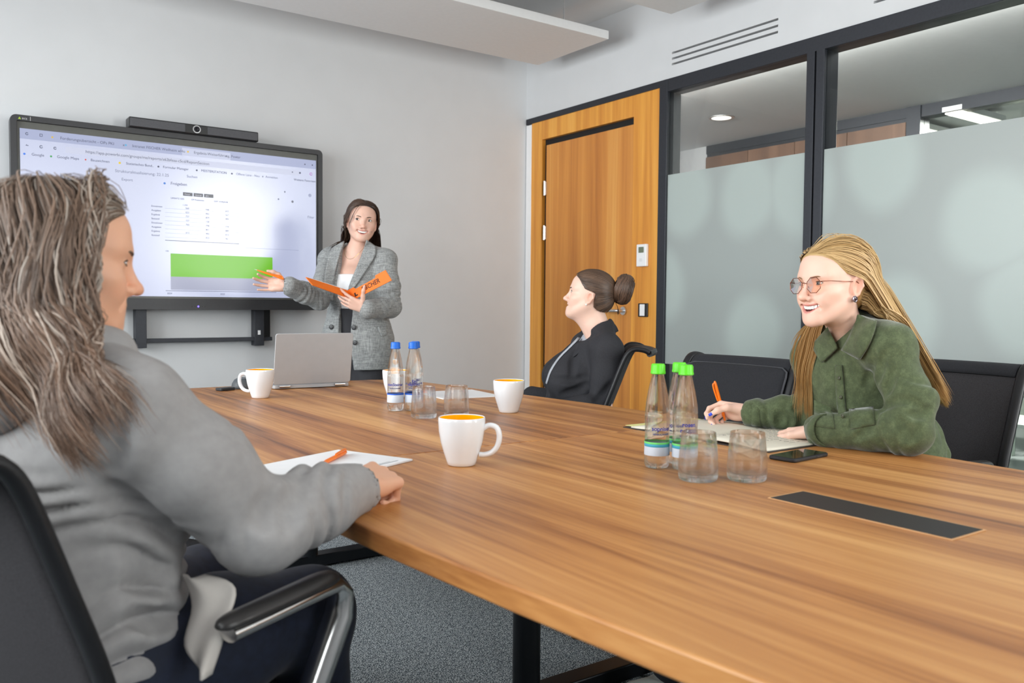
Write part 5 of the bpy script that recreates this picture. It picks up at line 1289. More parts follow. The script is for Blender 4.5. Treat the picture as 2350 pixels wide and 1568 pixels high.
# --- seated woman in the black blazer, hair in a bun
def person_blazer():
    base = V3(2.60, 2.93, 0)
    fwd = unit(-IRh*.93+IFh*.22); hf = unit(-IRh*.97+IFh*.17)
    hp = px(1352, 678, 3.86); T = pose(yaw_of(hf), .20, 0, hp, 1.)
    rt = unit(np.cross(fwd, V3(0, 0, 1)))
    SLn = px(1392, 803, 3.70); SRf = SLn+rt*.36+V3(0, 0, .0)
    SRf = SLn+IFh*.34-IRh*.06
    mid = (SLn+SRf)/2; neck = mid+V3(0, 0, .07)-fwd*.02; chest = mid+fwd*.055+V3(0, 0, -.125); pel = mid+fwd*.12+V3(0, 0, -.44)
    eL, wL = px(1385, 935, 3.66), px(1290, 945, 3.60)
    eR = SRf+V3(0, 0, -.27)+fwd*.06; wR = eR+fwd*.2+V3(0, 0, .02)
    F = Field(); info = head_field(F, T, smile=.9, wide=1.02, jaw=1.05, teeth=True)
    nk = T[0]@V3(0, -.03, -.07)+T[1]
    F.cap(nk, neck+V3(0, 0, -.02), .052, .058, k=.03)
    F.cap(T[0]@V3(0, .035, -.085)+T[1], neck+V3(0, 0, .0)+fwd*.03, .028, .035, k=.04)
    torso(F, pel, chest+fwd*.03, neck, SLn+fwd*.01, SRf+fwd*.01, fwd, -.022)
    limb(F, [SLn, eL, wL], [.044, .036, .024], -.004); limb(F, [SRf, eR, wR], [.044, .036, .024], -.004)
    for w, d in ((wL, unit(wL-eL)), (wR, fwd)): hand(F, w+d*.01, d, V3(0, 0, -1), rt if w is wL else -rt, [(.4, .5, .3)]*4, [(.7, .3, .5), (.85, .3, .2), (.9, .3, .0)], s=.92)
    skin = (.84, .56, .45)
    body = sdf_obj('person', F, .004, M_skin, None, base, lambda v: head_color(v, T, skin, info, .9, (.62, .24, .21))); body.location = base
    tag(body, 'seated person in black blazer with brown hair in a bun seen from the side', 'person')
    add_eyes(T, body, base, openness=.8, iris=(.06, .05, .04), brow=(.08, .045, .03), info=info)
    MB().lathe([(0, 0), (.0042, .0015), (.0042, .004), (0, .006)], 12, T[0]@roty(-pi/2), T[0]@V3(-.077, -.002, -.043)+T[1]-base).build('earring', mat('pearl', (.8, .78, .74, 1), .15), body, smooth=60)
    # grey top under the blazer
    cf = V3(-.751, .661, 0); cp = V3(2.335, 2.995, .43)-cf*.196; cn = -cf*.952-V3(0, 0, .306)
    U = Field(); torso(U, pel, chest, neck, SLn, SRf, fwd, .008); U.cap(neck+V3(0, 0, .02), nk, .075, .08, k=.01, op='s'); U.half((0, 0, .60), (0, 0, -1)); U.half(cp+cf*.01, cn, k=.02)
    sdf_obj('top', U, .008, mat('pale_grey_knit', rgb(176, 180, 188), .85), body, base)
    B = Field(); torso(B, pel, chest, neck, SLn, SRf, fwd, .022, waist=(.16, .13), hip=(.18, .15), bust=.065, ch=(.155, .115), k=.06)
    limb(B, [SLn+V3(0, 0, -.005), SLn*.45+eL*.55+IRh*.012, eL, eL*.5+wL*.5, wL], [.062, .064, .056, .050, .042], .008)
    limb(B, [SRf, SRf*.5+eR*.5, eR, wR], [.060, .058, .050, .042], .008)
    B.fn(lambda P: wob(P, 30, .006, 15, 6)+wob(P, 75, .003, 18, 5), 'd')
    creases(B, [[(1270, 868), (1310, 872), (1345, 866)], [(1290, 905), (1325, 895), (1350, 878)], [(1322, 792), (1314, 830), (1312, 866)], [(1404, 880), (1390, 900), (1370, 915)], [(1330, 778), (1348, 768), (1372, 764)]], .011, .004, .02)
    B.cap(nk+V3(0, 0, .03), neck+V3(0, 0, .0)+fwd*.02, .062, .066, k=.014, op='s')
    Rt = np.stack([rt, fwd, V3(0, 0, 1)], 1); Tt = (Rt, V3(mid[0], mid[1], 0))
    zn = mid[2]
    def opening(P):
        L = (P-Tt[1])@Rt; z = L[:, 2]-zn
        w = np.interp(z, [-.5, -.30, -.12, .02, .12], [.055, .03, .018, .045, .075]); return np.maximum(np.abs(L[:, 0])-w, -(L[:, 1]-.03))
    B.fn(opening, 's', .006); B.half((0, 0, .50), (0, 0, -1)); B.half(cp, cn, k=.02)
    Mb = mat('black_wool', rgb(52, 52, 56), .8, var=.12, scale=200, bump=.1, spec=.25)
    sdf_obj('blazer', B, .007, Mb, body, base)
    cam_patch(B, polyquad([(1326, 774), (1306, 796), (1282, 820), (1262, 850), (1252, 880)], [(1331, 776), (1309, 798), (1285, 822), (1265, 852), (1255, 882)]), 4, 18, .003, 'top_edge', mat('pale_grey_knit', rgb(176, 180, 188), .85), body, base, .003)
    # collar stand and lapel
    for s in (-1, 1):
        rows = []
        for i in range(14):
            t = i/13; a = pi*(.03+.72*t)
            c = neck+V3(0, 0, .040-.15*t**2.0)-fwd*cos(a)*.068+rt*s*sin(a)*(.066+.012*t)+fwd*(.01+.075*t*t)
            dn = unit(V3(0, 0, -1)*.75+(rt*s*sin(a)-fwd*cos(a)*.6)*.8); wd = .040+.022*t if t < .9 else .045
            rows.append([c+dn*wd*q+V3(0, 0, .006*sin(pi*q)) for q in np.linspace(0, 1, 5)])
        MB().grid([[p-base for p in r] for r in rows]).build('collar', Mb, body, smooth=70, solid=.005)
    J = Field(); J.ell(pel+V3(0, 0, .02), (.18, .17, .13), k=.05)
    for s in (-1, 1):
        h = pel+rt*s*.085; kn = h+fwd*.40+V3(0, 0, .01); limb(J, [h, kn, V3(kn[0], kn[1], .09)], [.088, .062, .05], 0, .04)
        K = Field(); a = V3(kn[0], kn[1], .05); K.cap(a-fwd*.03, a+fwd*.14+V3(0, 0, -.012), .040, .034, k=.02).half((0, 0, .002), (0, 0, -1)); sdf_obj('shoe', K, .008, mat('black_shoe', rgb(22, 22, 24), .35), body, base)
    J.half(cp, cn, k=.02)
    sdf_obj('trousers', J, .011, mat('black_trouser', rgb(36, 36, 40), .85), body, base)
    # hair drawn back to a bun
    cap = hair_cap(F, T, .003, 'hair_base', body, base, (.075, .046, .032), .005)
    anchor = T[0]@V3(.0, -.118, .030)+T[1]
    L = cap_roots(cap, T, base, 3600, 25, F); P = L@T[0].T+T[1]; rs = np.random.RandomState(4)
    HB = hair_field(F.ops+CAPOPS)
    def comb(Pn, t): d = anchor-Pn; return d/np.maximum(np.linalg.norm(d, axis=1, keepdims=True), .02)*.8
    dist = np.linalg.norm(anchor-P, axis=1)
    St = march(P, tangent(P, comb(P, 0), T[0]@V3(0, -.018, .03)+T[1]), HB, 16, dist*1.22/16, comb, .0015+.004*rs.rand(len(L)), .35)
    sh = hair_shade(L, rs); c0 = np.array([.035, .020, .014])*(1-sh)+np.array([.150, .088, .056])*sh
    tube_strands('hair', St, .0011+.0009*rs.rand(len(L)), c0, body, base, M_hair, T[0]@V3(0, -.018, .03)+T[1], taper=.8)
    bc = T[0]@V3(0, -.146, .058)+T[1]; N = 1100; Lp = []; K = 24; sc = np.array([1.35, 1.30, 1.55])
    for i in range(N):
        g = i % 3; ph = rs.rand()*6.28; a = ph+np.linspace(0, 3.2, K); fi = rs.rand()*6.28+np.linspace(0, (.9, -.7, 1.3)[g], K)
        R0 = .024; r0 = .021*(.80+.25*rs.rand()); q = np.stack([(R0+r0*np.cos(fi))*np.cos(a), r0*np.sin(fi)*1.15, (R0+r0*np.cos(fi))*np.sin(a)], 1)
        q = q@(rotx((-.25, .35, 0)[g])@rotz((.2, -.3, .5)[g])).T; Lp.append(bc+(q*sc)@T[0].T)
    Lp = np.array(Lp); sh = rs.rand(N, 1)*.6+.4*(np.arange(N) % 3 == 1)[:, None]; c1 = np.array([.045, .026, .018])*(1-sh)+np.array([.17, .095, .060])*sh
    bn = Field(); bn.ell((0, -.146, .058), (.050, .038, .060), k=.01, T=T); bn.cap((0, -.10, .03), (0, -.14, .045), .03, .033, k=.015, T=T)
    sdf_obj('bun_core', bn, .005, M_hair, body, base, lambda v: np.tile((.05, .03, .021), (len(v), 1)))
    tube_strands('bun', Lp, .0013+.0010*rs.rand(N), c1, body, base, M_hair, bc, taper=.7)
    tl = []
    for i in range(40):
        p0 = T[0]@V3((rs.rand()-.5)*.02, -.120, -.005)+T[1]; q = [p0+(-T[0][:, 1]*.018*sin(t*2.2)+V3(0, 0, -.062*t)+T[0][:, 0]*(rs.rand()-.5)*.002)*(.7+.3*rs.rand()) for t in np.linspace(0, 1, 10)]; tl.append(q)
    tube_strands('loose_strands', np.array(tl), np.full(40, .0012), np.tile((.07, .04, .028), (40, 1)), body, base, M_hair, bc)
    return body
person_blazer()

# --- woman with grey brown hair in the foreground, seen from behind
def person_near():
    base = V3(.28, 1.42, 0)
    fwd = unit(V3(.90, .43, 0)); hf = unit(IRh*.84+IFh*.54)
    hp = px(150, 592, 1.27); T = pose(yaw_of(hf), -.10, .0, hp)
    rt = unit(np.cross(fwd, V3(0, 0, 1)))
    mid = V3(.185, 1.44, .965); SR, SL = mid+rt*.165+V3(0, 0, -.005), mid-rt*.165
    neck = mid+V3(0, 0, .075)+fwd*.015; chest = mid+V3(0, 0, -.12)+fwd*.03; pel = V3(.205, 1.445, .57)
    eR, wR = V3(.445, 1.275, .775), V3(.655, 1.385, .782)
    eL = SL+V3(-.02, .08, -.27); wL = V3(.30, 1.74, .60)
    F = Field(); info = head_field(F, T, smile=.7, wide=1.02, jaw=1.05, nose=1.0, teeth=False)
    nk = T[0]@V3(0, -.03, -.07)+T[1]
    F.cap(nk, neck+V3(0, 0, -.02), .050, .055, k=.03)
    torso(F, pel, chest, neck, SL, SR, fwd, -.012, hip=(.14, .10))
    limb(F, [SR, eR, wR], [.044, .037, .026], -.004); limb(F, [SL, eL, wL], [.044, .037, .026], -.004)
    fh = unit(V3(.80, .56, -.02))
    hand(F, wR+fh*.005+V3(0, 0, .004), fh, unit(V3(-.15, .30, -.9)), unit(V3(-.45, .85, .15)), [(1.05, 1.35, .9), (1.15, 1.4, .9), (1.2, 1.4, .9), (1.2, 1.4, .9)], [(.6, .3, .5), (.8, .5, -.2), (.5, .5, -.7)], s=1.10)
    hand(F, wL+fwd*.01, fwd, V3(0, 0, -1), rt, [(.5, .6, .4)]*4, [(.7, .3, .5), (.85, .3, .2), (.9, .3, 0)], s=.95)
    skin = (.80, .44, .29)
    body = sdf_obj('person', F, .0042, M_skin, None, base, lambda v: head_color(v, T, skin, info, 1.2, (.55, .20, .16))); body.location = base
    tag(body, 'person with long grey brown hair and grey sweater seen from behind in the foreground', 'person')
    add_eyes(T, body, base, openness=.7, iris=(.06, .05, .04), brow=(.16, .11, .08), info=info, teeth=False)
    # sweater
    S = Field(); torso(S, pel+V3(0, 0, .0), chest, neck, SL, SR, fwd, .022, bust=.06, hip=(.165, .135), waist=(.15, .118), ch=(.158, .118), k=.06, shr=.052)
    S.cap(pel+V3(0, 0, .02), pel+V3(.0, 0, -.10), .15, .165, k=.06)
    limb(S, [SR+V3(0, 0, -.01), SR*.5+eR*.5+V3(0, 0, -.005), eR+V3(-.005, 0, -.006), eR*.5+wR*.5+V3(0, 0, -.002), wR], [.066, .068, .060, .052, .040], .008, .03)
    limb(S, [SL+V3(0, 0, -.01), SL*.5+eL*.5, eL, eL*.5+wL*.5, wL], [.060, .058, .052, .045, .038], .006, .03)
    S.fn(lambda P: wob(P, 32, .0055, 25, 6, (1, 1, .8))+wob(P, 70, .003, 28, 5), 'd')
    creases(S, [[(262, 890), (252, 980), (256, 1080)], [(264, 1130), (330, 1190), (430, 1228)], [(640, 1130), (622, 1165), (600, 1200)], [(690, 1125), (676, 1165), (662, 1215)], [(300, 1290), (345, 1330), (390, 1320)], [(310, 1400), (360, 1430), (400, 1410)]], .012, .004, .025)
    S.fn(arm_folds(chest+V3(0, 0, .02), pel+V3(0, 0, -.02), .19, .009, .085, .6, 1.6), 'd'); S.fn(arm_folds(SR*.4+eR*.6, eR*.4+wR*.6, .085, .006, .07, 1.1), 'd')
    S.cap(nk+V3(0, 0, .03), neck+V3(0, 0, .01), .062, .066, k=.014, op='s')
    S.cap(wR-fh*.018, wR+fh*.08, .037, .06, k=.006, op='s'); S.cap(wL+fwd*.01, wL+fwd*.08, .034, .05, k=.006, op='s')
    S.half((0, 0, .475), (0, 0, -1), k=.01)
    cf = V3(.917, .399, 0); cp = V3(.318, 1.470, .43)-cf*.200; cn = -cf*.952-V3(0, 0, .306)
    S.half(cp, cn, k=.02)
    Ms = mat('grey_melange_jersey', rgb(160, 158, 158), .9, var=.06, scale=60, bump=.15, spec=.2)
    sdf_obj('sweater', S, .006, Ms, body, base)
    H = Field(); H.chain([neck-fwd*.075+rt*.0+V3(0, 0, .01), neck-fwd*.06+rt*.075+V3(0, 0, .012), neck+rt*.095+V3(0, 0, -.005)+fwd*.01, neck+fwd*.07+rt*.06+V3(0, 0, -.03)], [.040, .036, .030, .024], k=.03)
    H.chain([neck-fwd*.075+V3(0, 0, .01), neck-fwd*.06-rt*.075+V3(0, 0, .012), neck-rt*.095+V3(0, 0, -.005)+fwd*.01, neck+fwd*.07-rt*.06+V3(0, 0, -.03)], [.040, .036, .030, .024], k=.03)
    H.ell(neck-fwd*.11+V3(0, 0, -.035), (.085, .05, .085), np.stack([rt, fwd, V3(0, 0, 1)], 1), k=.03)
    H.fn(lambda P: wob(P, 50, .006, 35, 5), 'd')
    sdf_obj('hood', H, .006, Ms, body, base)
    # shirt tail showing under the sweater
    lft = spline([px(418, 1318, 1.295), px(440, 1395, 1.270), px(428, 1480, 1.230), px(462, 1548, 1.195)], 16); rgt_ = spline([px(468, 1322, 1.285), px(540, 1350, 1.250), px(520, 1440, 1.225), px(482, 1552, 1.190)], 16)
    MB().grid([[lft[j]*(1-u)+rgt_[j]*u+IFh*(-.012*sin(pi*u)+.006*sin(7*u+j*.5))-base for j in range(16)] for u in np.linspace(0, 1, 12)]).build('shirt_tail', mat('pale_cotton', rgb(206, 200, 194), .85, var=.03), body, smooth=80, solid=.003)
    # jeans
    J = Field(); J.ell(pel+V3(0, 0, -.03), (.185, .17, .12), np.stack([rt, fwd, V3(0, 0, 1)], 1), k=.05)
    hr, hl = pel+rt*.095+V3(0, 0, -.03), pel-rt*.095+V3(0, 0, -.03); kr, kl = V3(.58, 1.425, .562), px(462, 1338, 1.76)
    limb(J, [hr, hr*.5+kr*.5+V3(0, 0, .012), kr, V3(.585, 1.42, .30), V3(.56, 1.42, .09)], [.105, .095, .072, .060, .052], 0, .04)
    limb(J, [hl, hl*.5+kl*.5+V3(0, 0, .012), kl, V3(kl[0]+.01, kl[1], .30), V3(kl[0], kl[1], .09)], [.105, .095, .070, .060, .052], 0, .04)
    J.fn(lambda P: wob(P, 60, .003, 55, 5), 'd')
    J.half(cp, cn, k=.02)
    sdf_obj('jeans', J, .008, mat('dark_blue_denim', rgb(22, 30, 50), .75, var=.25, scale=60, bump=.1, sheen=.1), body, base)
    for a in (V3(.56, 1.42, .05), V3(kl[0], kl[1], .05)):
        K = Field(); K.cap(a-fwd*.04, a+fwd*.15+V3(0, 0, -.012), .042, .036, k=.02).half((0, 0, .002), (0, 0, -1)); sdf_obj('shoe', K, .008, mat('black_shoe', rgb(22, 22, 24), .35), body, base)
    # hair: wavy, over the shoulders
    cap = hair_cap(F, T, .004, 'hair_base', body, base, (.12, .078, .053), .005)
    HF = hair_field(F.ops+CAPOPS+S.ops+H.ops)
    L = cap_roots(cap, T, base, 6000, 35, F); P = L@T[0].T+T[1]; rs = np.random.RandomState(7); sg = np.sign(L[:, 0]+.01)
    hc = T[0]@V3(0, -.018, .03)+T[1]; D0 = tangent(P, np.stack([sg*.8, np.full(len(L), -.25), np.full(len(L), 0)], 1)@T[0].T, hc)
    ph = rs.rand(len(L))*6.28; ph = ph*.22+L[:, 0]*55+L[:, 1]*40
    side = T[0][:, 0]; fr = T[0][:, 1]
    def comb(Pn, t):
        Ln = (Pn-T[1])@T[0]; g = np.zeros_like(Pn); g[:, 2] = -.85
        bk = np.where((Ln[:, 1] > .034) & (Ln[:, 2] > -.14), 1.3, 0.)[:, None]; g -= bk*fr[None]
        g += (.30*np.sin(t*13+ph))[:, None]*fr[None]+(.26*np.cos(t*11+ph*1.7))[:, None]*side[None]
        rgt = ((Ln[:, 0] > .015) & (Ln[:, 2] < -.06))[:, None]; g += rgt*(fr*.55+side*.12)[None]
        return g*.6
    St = march(P, D0, HF, 30, ((P[:, 2]-.935+.07*rs.rand(len(L)))*1.14+.03)/30, comb, .002+.028*rs.rand(len(L))**1.3, .62, (hc, hc[2]-.03))
    St += np.cumsum(rs.randn(*St.shape)*.0005, 1)
    sh = hair_shade(L, rs, 140.); fy = smooth01(L[:, 1:2], .02, .06)*.8
    c0 = np.array([.075, .045, .030])*(1-sh)+np.array([.26, .172, .122])*sh
    wh = (rs.rand(len(L), 1) < .16+.5*fy); c0 = np.where(wh, np.array([.50, .43, .37])*(.7+.3*sh), c0)
    K = St.shape[1]; tt = np.linspace(0, 1, K)[None, :, None]; cc = c0[:, None]*(1-.25*tt*np.array([.3, .8, 1.1]))
    tube_strands('hair', St, .0008+.0008*rs.rand(len(L))**2, cc, body, base, M_hair, hc, keep=20)
    return body
person_near()

# ------------------------------------------------------------------ things on the table
M_white = mat('white_ceramic', (.84, .86, .89, 1), .12, var=.01, coat=.4)
M_yel = mat('yellow_glaze', rgb(255, 176, 0), .15, var=.02, coat=.4)
def make_mug():
    c = empty('mug')
    out = [(0, 0), (.028, 0), (.031, .002), (.0335, .010), (.040, .030), (.0465, .052), (.0505, .076), (.0520, .098), (.0515, .1045), (.0505, .106), (.0490, .1045)]
    MB().lathe(out, 44).build('body', M_white, c, smooth=50)
    inn = [(.0492, .1046), (.0490, .098), (.0475, .076), (.0435, .052), (.037, .030), (.030, .010), (0, .007)]
    MB().lathe(inn, 44).build('inside', M_yel, c, smooth=50)
    hp = spline([(.048, 0, .082), (.062, 0, .089), (.078, 0, .084), (.084, 0, .066), (.080, 0, .045), (.068, 0, .030), (.052, 0, .024), (.040, 0, .024)], 26)
    MB().tube(hp, [.0062]*26, 12, flat=1.35, up=V3(0, 1, 0)).build('handle', M_white, c, smooth=70)
    c.scale = (1.05, 1.05, 1.05); return c
def put(o, x, y, rz, label, cat, group, z=TZ):
    o.location = (x, y, z+.0004); o.rotation_euler = (0, 0, rz); return tag(o, label, cat, group)
ar = math.atan2(CR.y, CR.x)
m0 = put(make_mug(), 1.044, 1.660, ar-.15, 'white mug with yellow inside nearest the camera, handle to the right', 'mug', 'mugs on the table')
put(copy_tree(m0), 1.128, 3.270, ar+pi-.2, 'white mug with yellow inside in front of the laptop', 'mug', 'mugs on the table')
put(copy_tree(m0), 1.695, 2.392, ar+pi/2, 'white mug with yellow inside near the person in the black blazer', 'mug', 'mugs on the table')
put(copy_tree(m0), 1.575, 2.99, ar+.25, 'white mug half hidden behind the bottles with blue caps', 'mug', 'mugs on the table')
# bottles
M_bott = glassmat('clear_bottle', (.985, .995, .99, 1), .5, 0, 1.33)
def ribcap(col):
    m = MB(); n = 36; prof = [(.0155, .2150), (.0172, .2165), (.0170, .2205), (.0157, .2220), (.0154, .2350), (.0136, .2385), (0, .2385)]
    vs = []; k = len(prof)
    for i in range(n):
        a = 2*pi*i/n
        for j, (r, z) in enumerate(prof): rr = r*(1+(.035 if (i % 2 and 2 < j < 5) else 0)); vs.append((rr*cos(a), rr*sin(a), z))
    m.add(vs, [(i*k+j, ((i+1) % n)*k+j, ((i+1) % n)*k+j+1, i*k+j+1) for i in range(n) for j in range(k-1)]); return m
def arc_text(txt, size, r, z, a0):
    me = text_mesh(txt, size, .0004); n = len(me.vertices); co = np.zeros(n*3); me.vertices.foreach_get('co', co); co = co.reshape(-1, 3); w = co[:, 0].max()
    a = a0+(co[:, 0]-w/2)/r; out = np.stack([r*np.cos(a), r*np.sin(a), z+co[:, 1]], 1); me.vertices.foreach_set('co', out.ravel()); me.update(); me.materials.clear(); return me
def make_bottle(cap, band, txt, low):
    c = empty('water_bottle')
    prof = [(0, .003), (.018, 0), (.025, .002), (.0282, .008), (.0285, .030), (.0280, .060), (.0280, .095), (.0286, .115), (.0284, .122), (.0272, .126), (.0280, .130), (.0262, .150), (.0215, .178), (.0165, .200), (.0140, .210), (.0132, .216), (.0132, .230), (0, .230)]
    MB().lathe(prof, 40).build('bottle', M_bott, c, smooth=60)
    ribcap(cap).build('cap', cap, c, smooth=35)
    MB().lathe([(.0287, .030), (.0289, .031), (.0285, .056), (.0283, .057)], 40).build('label', mat('bottle_label_paper', rgb(208, 218, 232), .5, var=.03), c, smooth=60)
    MB().lathe([(.0288, .0565), (.0290, .057), (.0290, .0605), (.0288, .061)], 40).build('label_band', band, c, smooth=60)
    if low: MB().lathe([(.0287, .050), (.0291, .0505), (.0288, .0562), (.0286, .057)], 40).build('label_stripe', low, c, smooth=60)
    return c
def letter(c, txt, a0, z=.088, sub=True, hz=None):
    Mb = mat('bottle_print_blue', rgb(40, 48, 140), .4)
    mkobj('lettering', arc_text(txt, .0135, .0292, z, a0), Mb, c)
    if sub: mkobj('lettering', arc_text('MINERALWASSER', .0052, .0291, z-.010, a0), mat('bottle_print_grey', rgb(90, 92, 120), .5), c)
ac = math.atan2(-CF.y, -CF.x)
M_capb = mat('blue_cap', rgb(28, 104, 206), .35, var=.03); M_capg = mat('green_cap', rgb(96, 214, 34), .35, var=.03)
M_bandb = mat('blue_band', rgb(36, 92, 200), .4); M_bandg = mat('lime_band', rgb(120, 222, 120), .4); M_teal = mat('teal_band', rgb(70, 170, 200), .4)
bl = make_bottle(M_capb, M_bandb, '', None)
G1 = 'small water bottles'
blue = [(1.386, 2.637, 'water bottle with blue cap, left of the blue capped group'), (1.441, 2.611, 'water bottle with blue cap, right front of the blue capped group'), (1.478, 2.662, 'water bottle with blue cap, hindmost of the blue capped group')]
for i, (x, y, lb) in enumerate(blue):
    b = bl if i == 0 else copy_tree(bl); put(b, x, y, 0, lb, 'bottle', G1)
grn = make_bottle(M_capg, M_bandg, '', M_teal)
green = [(1.403, 1.390, 'water bottle with green cap, left of the green capped group'), (1.437, 1.336, 'water bottle with green cap, right front of the green capped group'), (1.483, 1.400, 'water bottle with green cap, hindmost of the green capped group')]
gobs = []
for i, (x, y, lb) in enumerate(green):
    b = grn if i == 0 else copy_tree(grn); put(b, x, y, 0, lb, 'bottle', G1); gobs.append(b)
for b, t, da in ((bl, 'nienSteiner', .1),): letter(b, t, ac+da)
bobs = [o for o in COL.objects if o.name.startswith('water_bottle') and 'blue cap' in o.get('label', '')]
for o in bobs[1:]: letter(o, 'nieniSelz', ac+.25); mkobj('lettering', arc_text('Eau', .013, .0292, .100, ac+.3), mat('bottle_print_blue', rgb(40, 48, 140), .4), o)
letter(gobs[0], 'sopniser', ac+.2); letter(gobs[1], 'nsiopm', ac+.1); mkobj('lettering', arc_text('rosen', .0135, .0292, .101, ac+.1), mat('bottle_print_blue', rgb(40, 48, 140), .4), gobs[1]); letter(gobs[2], 'sopniser', ac-.5)
# tumblers
M_tumb = glassmat('clear_tumbler', (.99, .995, .995, 1), .5, 0, 1.45)
def make_tumbler():
    c = empty('tumbler'); prof = [(0, 0), (.036, 0), (.0405, .003), (.0425, .012), (.0425, .030), (.0405, .060), (.0375, .090), (.0362, .1025), (.0356, .1033), (.0349, .1025), (.0362, .090), (.0390, .060), (.0408, .032), (.0400, .020), (.034, .0145), (0, .0135)]
    MB().lathe(prof, 44).build('glass', M_tumb, c, smooth=60)
    return c
t0 = put(make_tumbler(), 1.376, 2.420, 0, 'empty tumbler in front of the bottles with blue caps', 'glass', 'tumblers')
put(copy_tree(t0), 1.482, 2.390, 0, 'empty tumbler between the blue capped bottles and the nearest mug', 'glass', 'tumblers')
put(copy_tree(t0), 1.376, 1.240, 0, 'empty tumbler in front of the bottles with green caps', 'glass', 'tumblers')
put(copy_tree(t0), 1.464, 1.182, 0, 'empty tumbler between the green capped bottles and the phone', 'glass', 'tumblers')
# phone
ph = empty('smartphone'); put(ph, 1.79, 1.288, .08, 'black smartphone lying in front of the open notebook', 'phone', None)
MB().prism(rrect(-.078, .078, -.037, .037, .010), 0, .0095).build('case', mat('phone_case', rgb(34, 34, 38), .45), ph, bevel=.003, smooth=40)
MB().prism(rrect(-.074, .074, -.033, .033, .008), .0095, .0102).build('screen', mat('phone_glass', rgb(14, 16, 16), .05, spec=.8), ph)
MB().box(.02, .045, -.0378, -.0365, .004, .006).build('side_button', mat('phone_button', rgb(60, 60, 64), .4), ph)
# open notebook of the person in green
M_paper = mat('cream_paper', rgb(226, 220, 204), .85, var=.02)
M_ink = mat('pencil_ink', rgb(150, 146, 140), .8)
nb = empty('notebook'); put(nb, 1.945, 1.633, 0, 'open cream notebook with handwriting under the writing hand', 'notebook', None)
MB().box(-.165, .165, -.262, .275, 0, .002).build('cover', mat('notebook_cover', rgb(54, 48, 46), .6), nb)
def page(sgn, w, zo, m, name, x0=-.160, x1=.160):
    rows = [[V3(x, sgn*w*t, zo+.007*sin(pi*min(1, t*1.15))*(1-.4*t)+.003) for t in np.linspace(0.0, 1, 12)] for x in np.linspace(x0, x1, 8)]
    if sgn < 0: rows = rows[::-1]
    return MB().grid(rows).build(name, m, nb, smooth=80, solid=.0035)
page(-1, .255, .001, M_paper, 'page'); page(1, .245, .001, M_paper, 'page')
pz = lambda t: .001+.007*sin(pi*min(1, t*1.15))*(1-.4*t)+.0052
M_yp = mat('pale_yellow_paper', rgb(226, 222, 150), .85)
MB().box(-.14, .168, .20, .292, .0022, .0032).build('yellow_sheet', M_yp, nb)
hw_ = MB(); rn = random.Random(8)
for k in range(13):
    y = -.03-.0155*k; t = abs(y)/.255; x = -.02 if k > 9 else -.09+.03*rn.random()
    while x < .14:
        L_ = .008+.018*rn.random(); q = [(x+L_*s, y+.0025*sin(s*18+k)+.0015*rn.random(), pz(t)) for s in np.linspace(0, 1, 6)]
        hw_.tube(q, .0004, 3, cap=False); x += L_+.006
hw_.build('handwriting', M_ink, nb)
MB().tube([(.10, -.012, .0105), (.115, -.012, .0105), (.118, -.015, .0105), (.115, -.018, .0105), (.098, -.018, .0105)], .0006, 5).build('paper_clip', M_chrome, nb)
pen('ballpoint_pen', (2.066, 1.752, .7475), V3(2.066, 1.752, .7475)+unit(V3(-.030, .018, .122))*.140, 'orange pen in the hand of the person in the green shirt', M_orange, V3(-.9, .3, 0))
# writing pad of the foreground person
pd = empty('writing_pad'); put(pd, .775, 1.808, .40, 'white writing pad by the hand of the foreground person', 'notepad', None)
MB().box(-.165, .165, -.118, .118, 0, .0045).build('sheets', mat('white_paper', rgb(232, 232, 234), .8, var=.01), pd, bevel=.0008)
MB().box(.05, .13, -.104, -.100, .0045, .0047).build('printed_line', mat('grey_print', rgb(150, 152, 156), .7), pd)
MB().box(.05, .11, -.095, -.093, .0045, .0047).build('printed_line', mat('grey_print', rgb(150, 152, 156), .7), pd)
pen('ballpoint_pen', V3(.752, 1.790, TZ+.0102), V3(.870, 1.908, TZ+.0102), 'orange pen lying on the white writing pad', M_orange, V3(.2, -.2, .9))
# far pad and pen
fp = empty('writing_pad'); put(fp, 1.83, 2.98, -.12, 'white writing pad lying beyond the tumblers at the far end', 'notepad', None)
MB().box(-.11, .15, -.15, .13, 0, .004).build('sheets', mat('white_paper', rgb(232, 232, 234), .8, var=.01), fp, bevel=.0008)
MB().box(.06, .10, .06, .075, .004, .0043).build('printed_mark', mat('blue_print', rgb(60, 110, 180), .7), fp)
pen('ballpoint_pen', V3(1.690, 3.16, TZ+.0065), V3(1.755, 3.055, TZ+.0065), 'orange pen lying at the far end behind the blue capped bottles', M_orange, V3(.3, .3, .8))
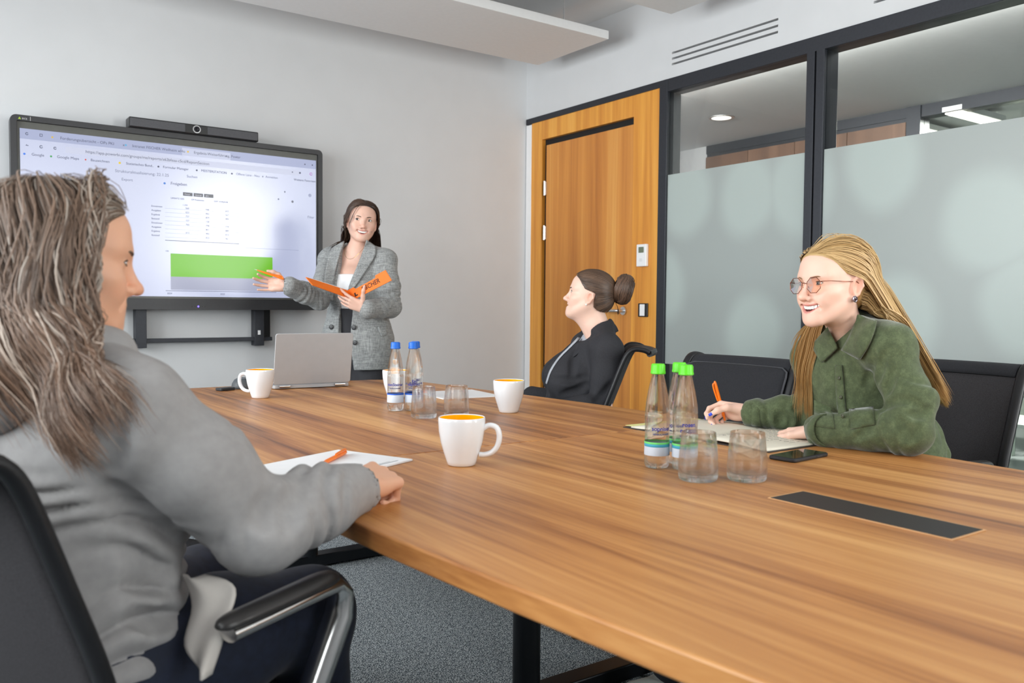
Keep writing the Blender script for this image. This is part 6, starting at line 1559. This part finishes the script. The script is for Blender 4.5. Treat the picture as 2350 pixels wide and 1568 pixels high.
# laptop seen from behind
lp = empty('laptop'); lp.scale = (1.07, 1.0, 1.04); put(lp, 1.452, 3.535, -.085, 'silver laptop seen from behind at the far end of the table', 'laptop', None)
M_sil = mat('silver_lid', rgb(176, 176, 178), .45, .12, var=.02, scale=30); M_ldk = mat('laptop_dark', rgb(50, 50, 54), .4)
MB().prism(rrect(-.158, .158, .004, .222, .010), .002, .016).build('base', M_sil, lp, bevel=.002)
kb = MB().prism(rrect(-.14, .14, .05, .15, .006), .016, .0168).build('keyboard', M_ldk, lp)
tl_ = .20; Rl = rotx(pi/2-0+tl_)
lid = MB().prism(rrect(-.160, .160, .006, .222, .010), -.004, .004, rotx(pi/2+tl_), (0, .004, .014)).build('lid', M_sil, lp, bevel=.0015, smooth=40)
MB().prism(rrect(-.152, .152, .014, .214, .004), -.0046, -.004, rotx(pi/2+tl_), (0, .004, .014)).build('screen_face', M_ldk, lp)
for s in (-.115, .115): MB().tube([(s-.022, -.002, .012), (s+.022, -.002, .012)], .0055, 10).build('hinge', M_chrome, lp, smooth=40)
# small black remote and conference speaker
rm = empty('remote'); put(rm, 1.10, 3.622, .35, 'small flat black remote left of the grey speaker puck', 'remote', None)
MB().prism(rrect(-.036, .036, -.022, .022, .008), 0, .012).build('body', mat('remote_black', rgb(44, 46, 50), .45), rm, bevel=.003)
MB().prism(rrect(-.02, .02, -.010, .010, .004), .012, .0128).build('button', mat('remote_grey', rgb(80, 82, 88), .5), rm)
spk = empty('speaker_puck'); put(spk, 1.190, 3.675, 0, 'dark grey rounded speaker puck behind the mug by the laptop', 'speaker', None)
MB().lathe([(0, 0), (.045, 0), (.047, .006), (.044, .022), (.034, .038), (.018, .046), (0, .048)], 28).build('shell', mat('speaker_grey', rgb(78, 82, 86), .5, var=.1, scale=300), spk, smooth=50)
MB().lathe([(.020, .0455), (.024, .0445), (.022, .0425), (.018, .0445)], 24).build('ring', M_chrome, spk, smooth=50)
MB().tube(spline([(.02, -.04, .01), (.035, -.055, .004), (.06, -.05, .003), (.075, -.02, .003)], 14), .0022, 6).build('cable', mat('violet_cable', rgb(70, 60, 120), .5), spk, smooth=60)
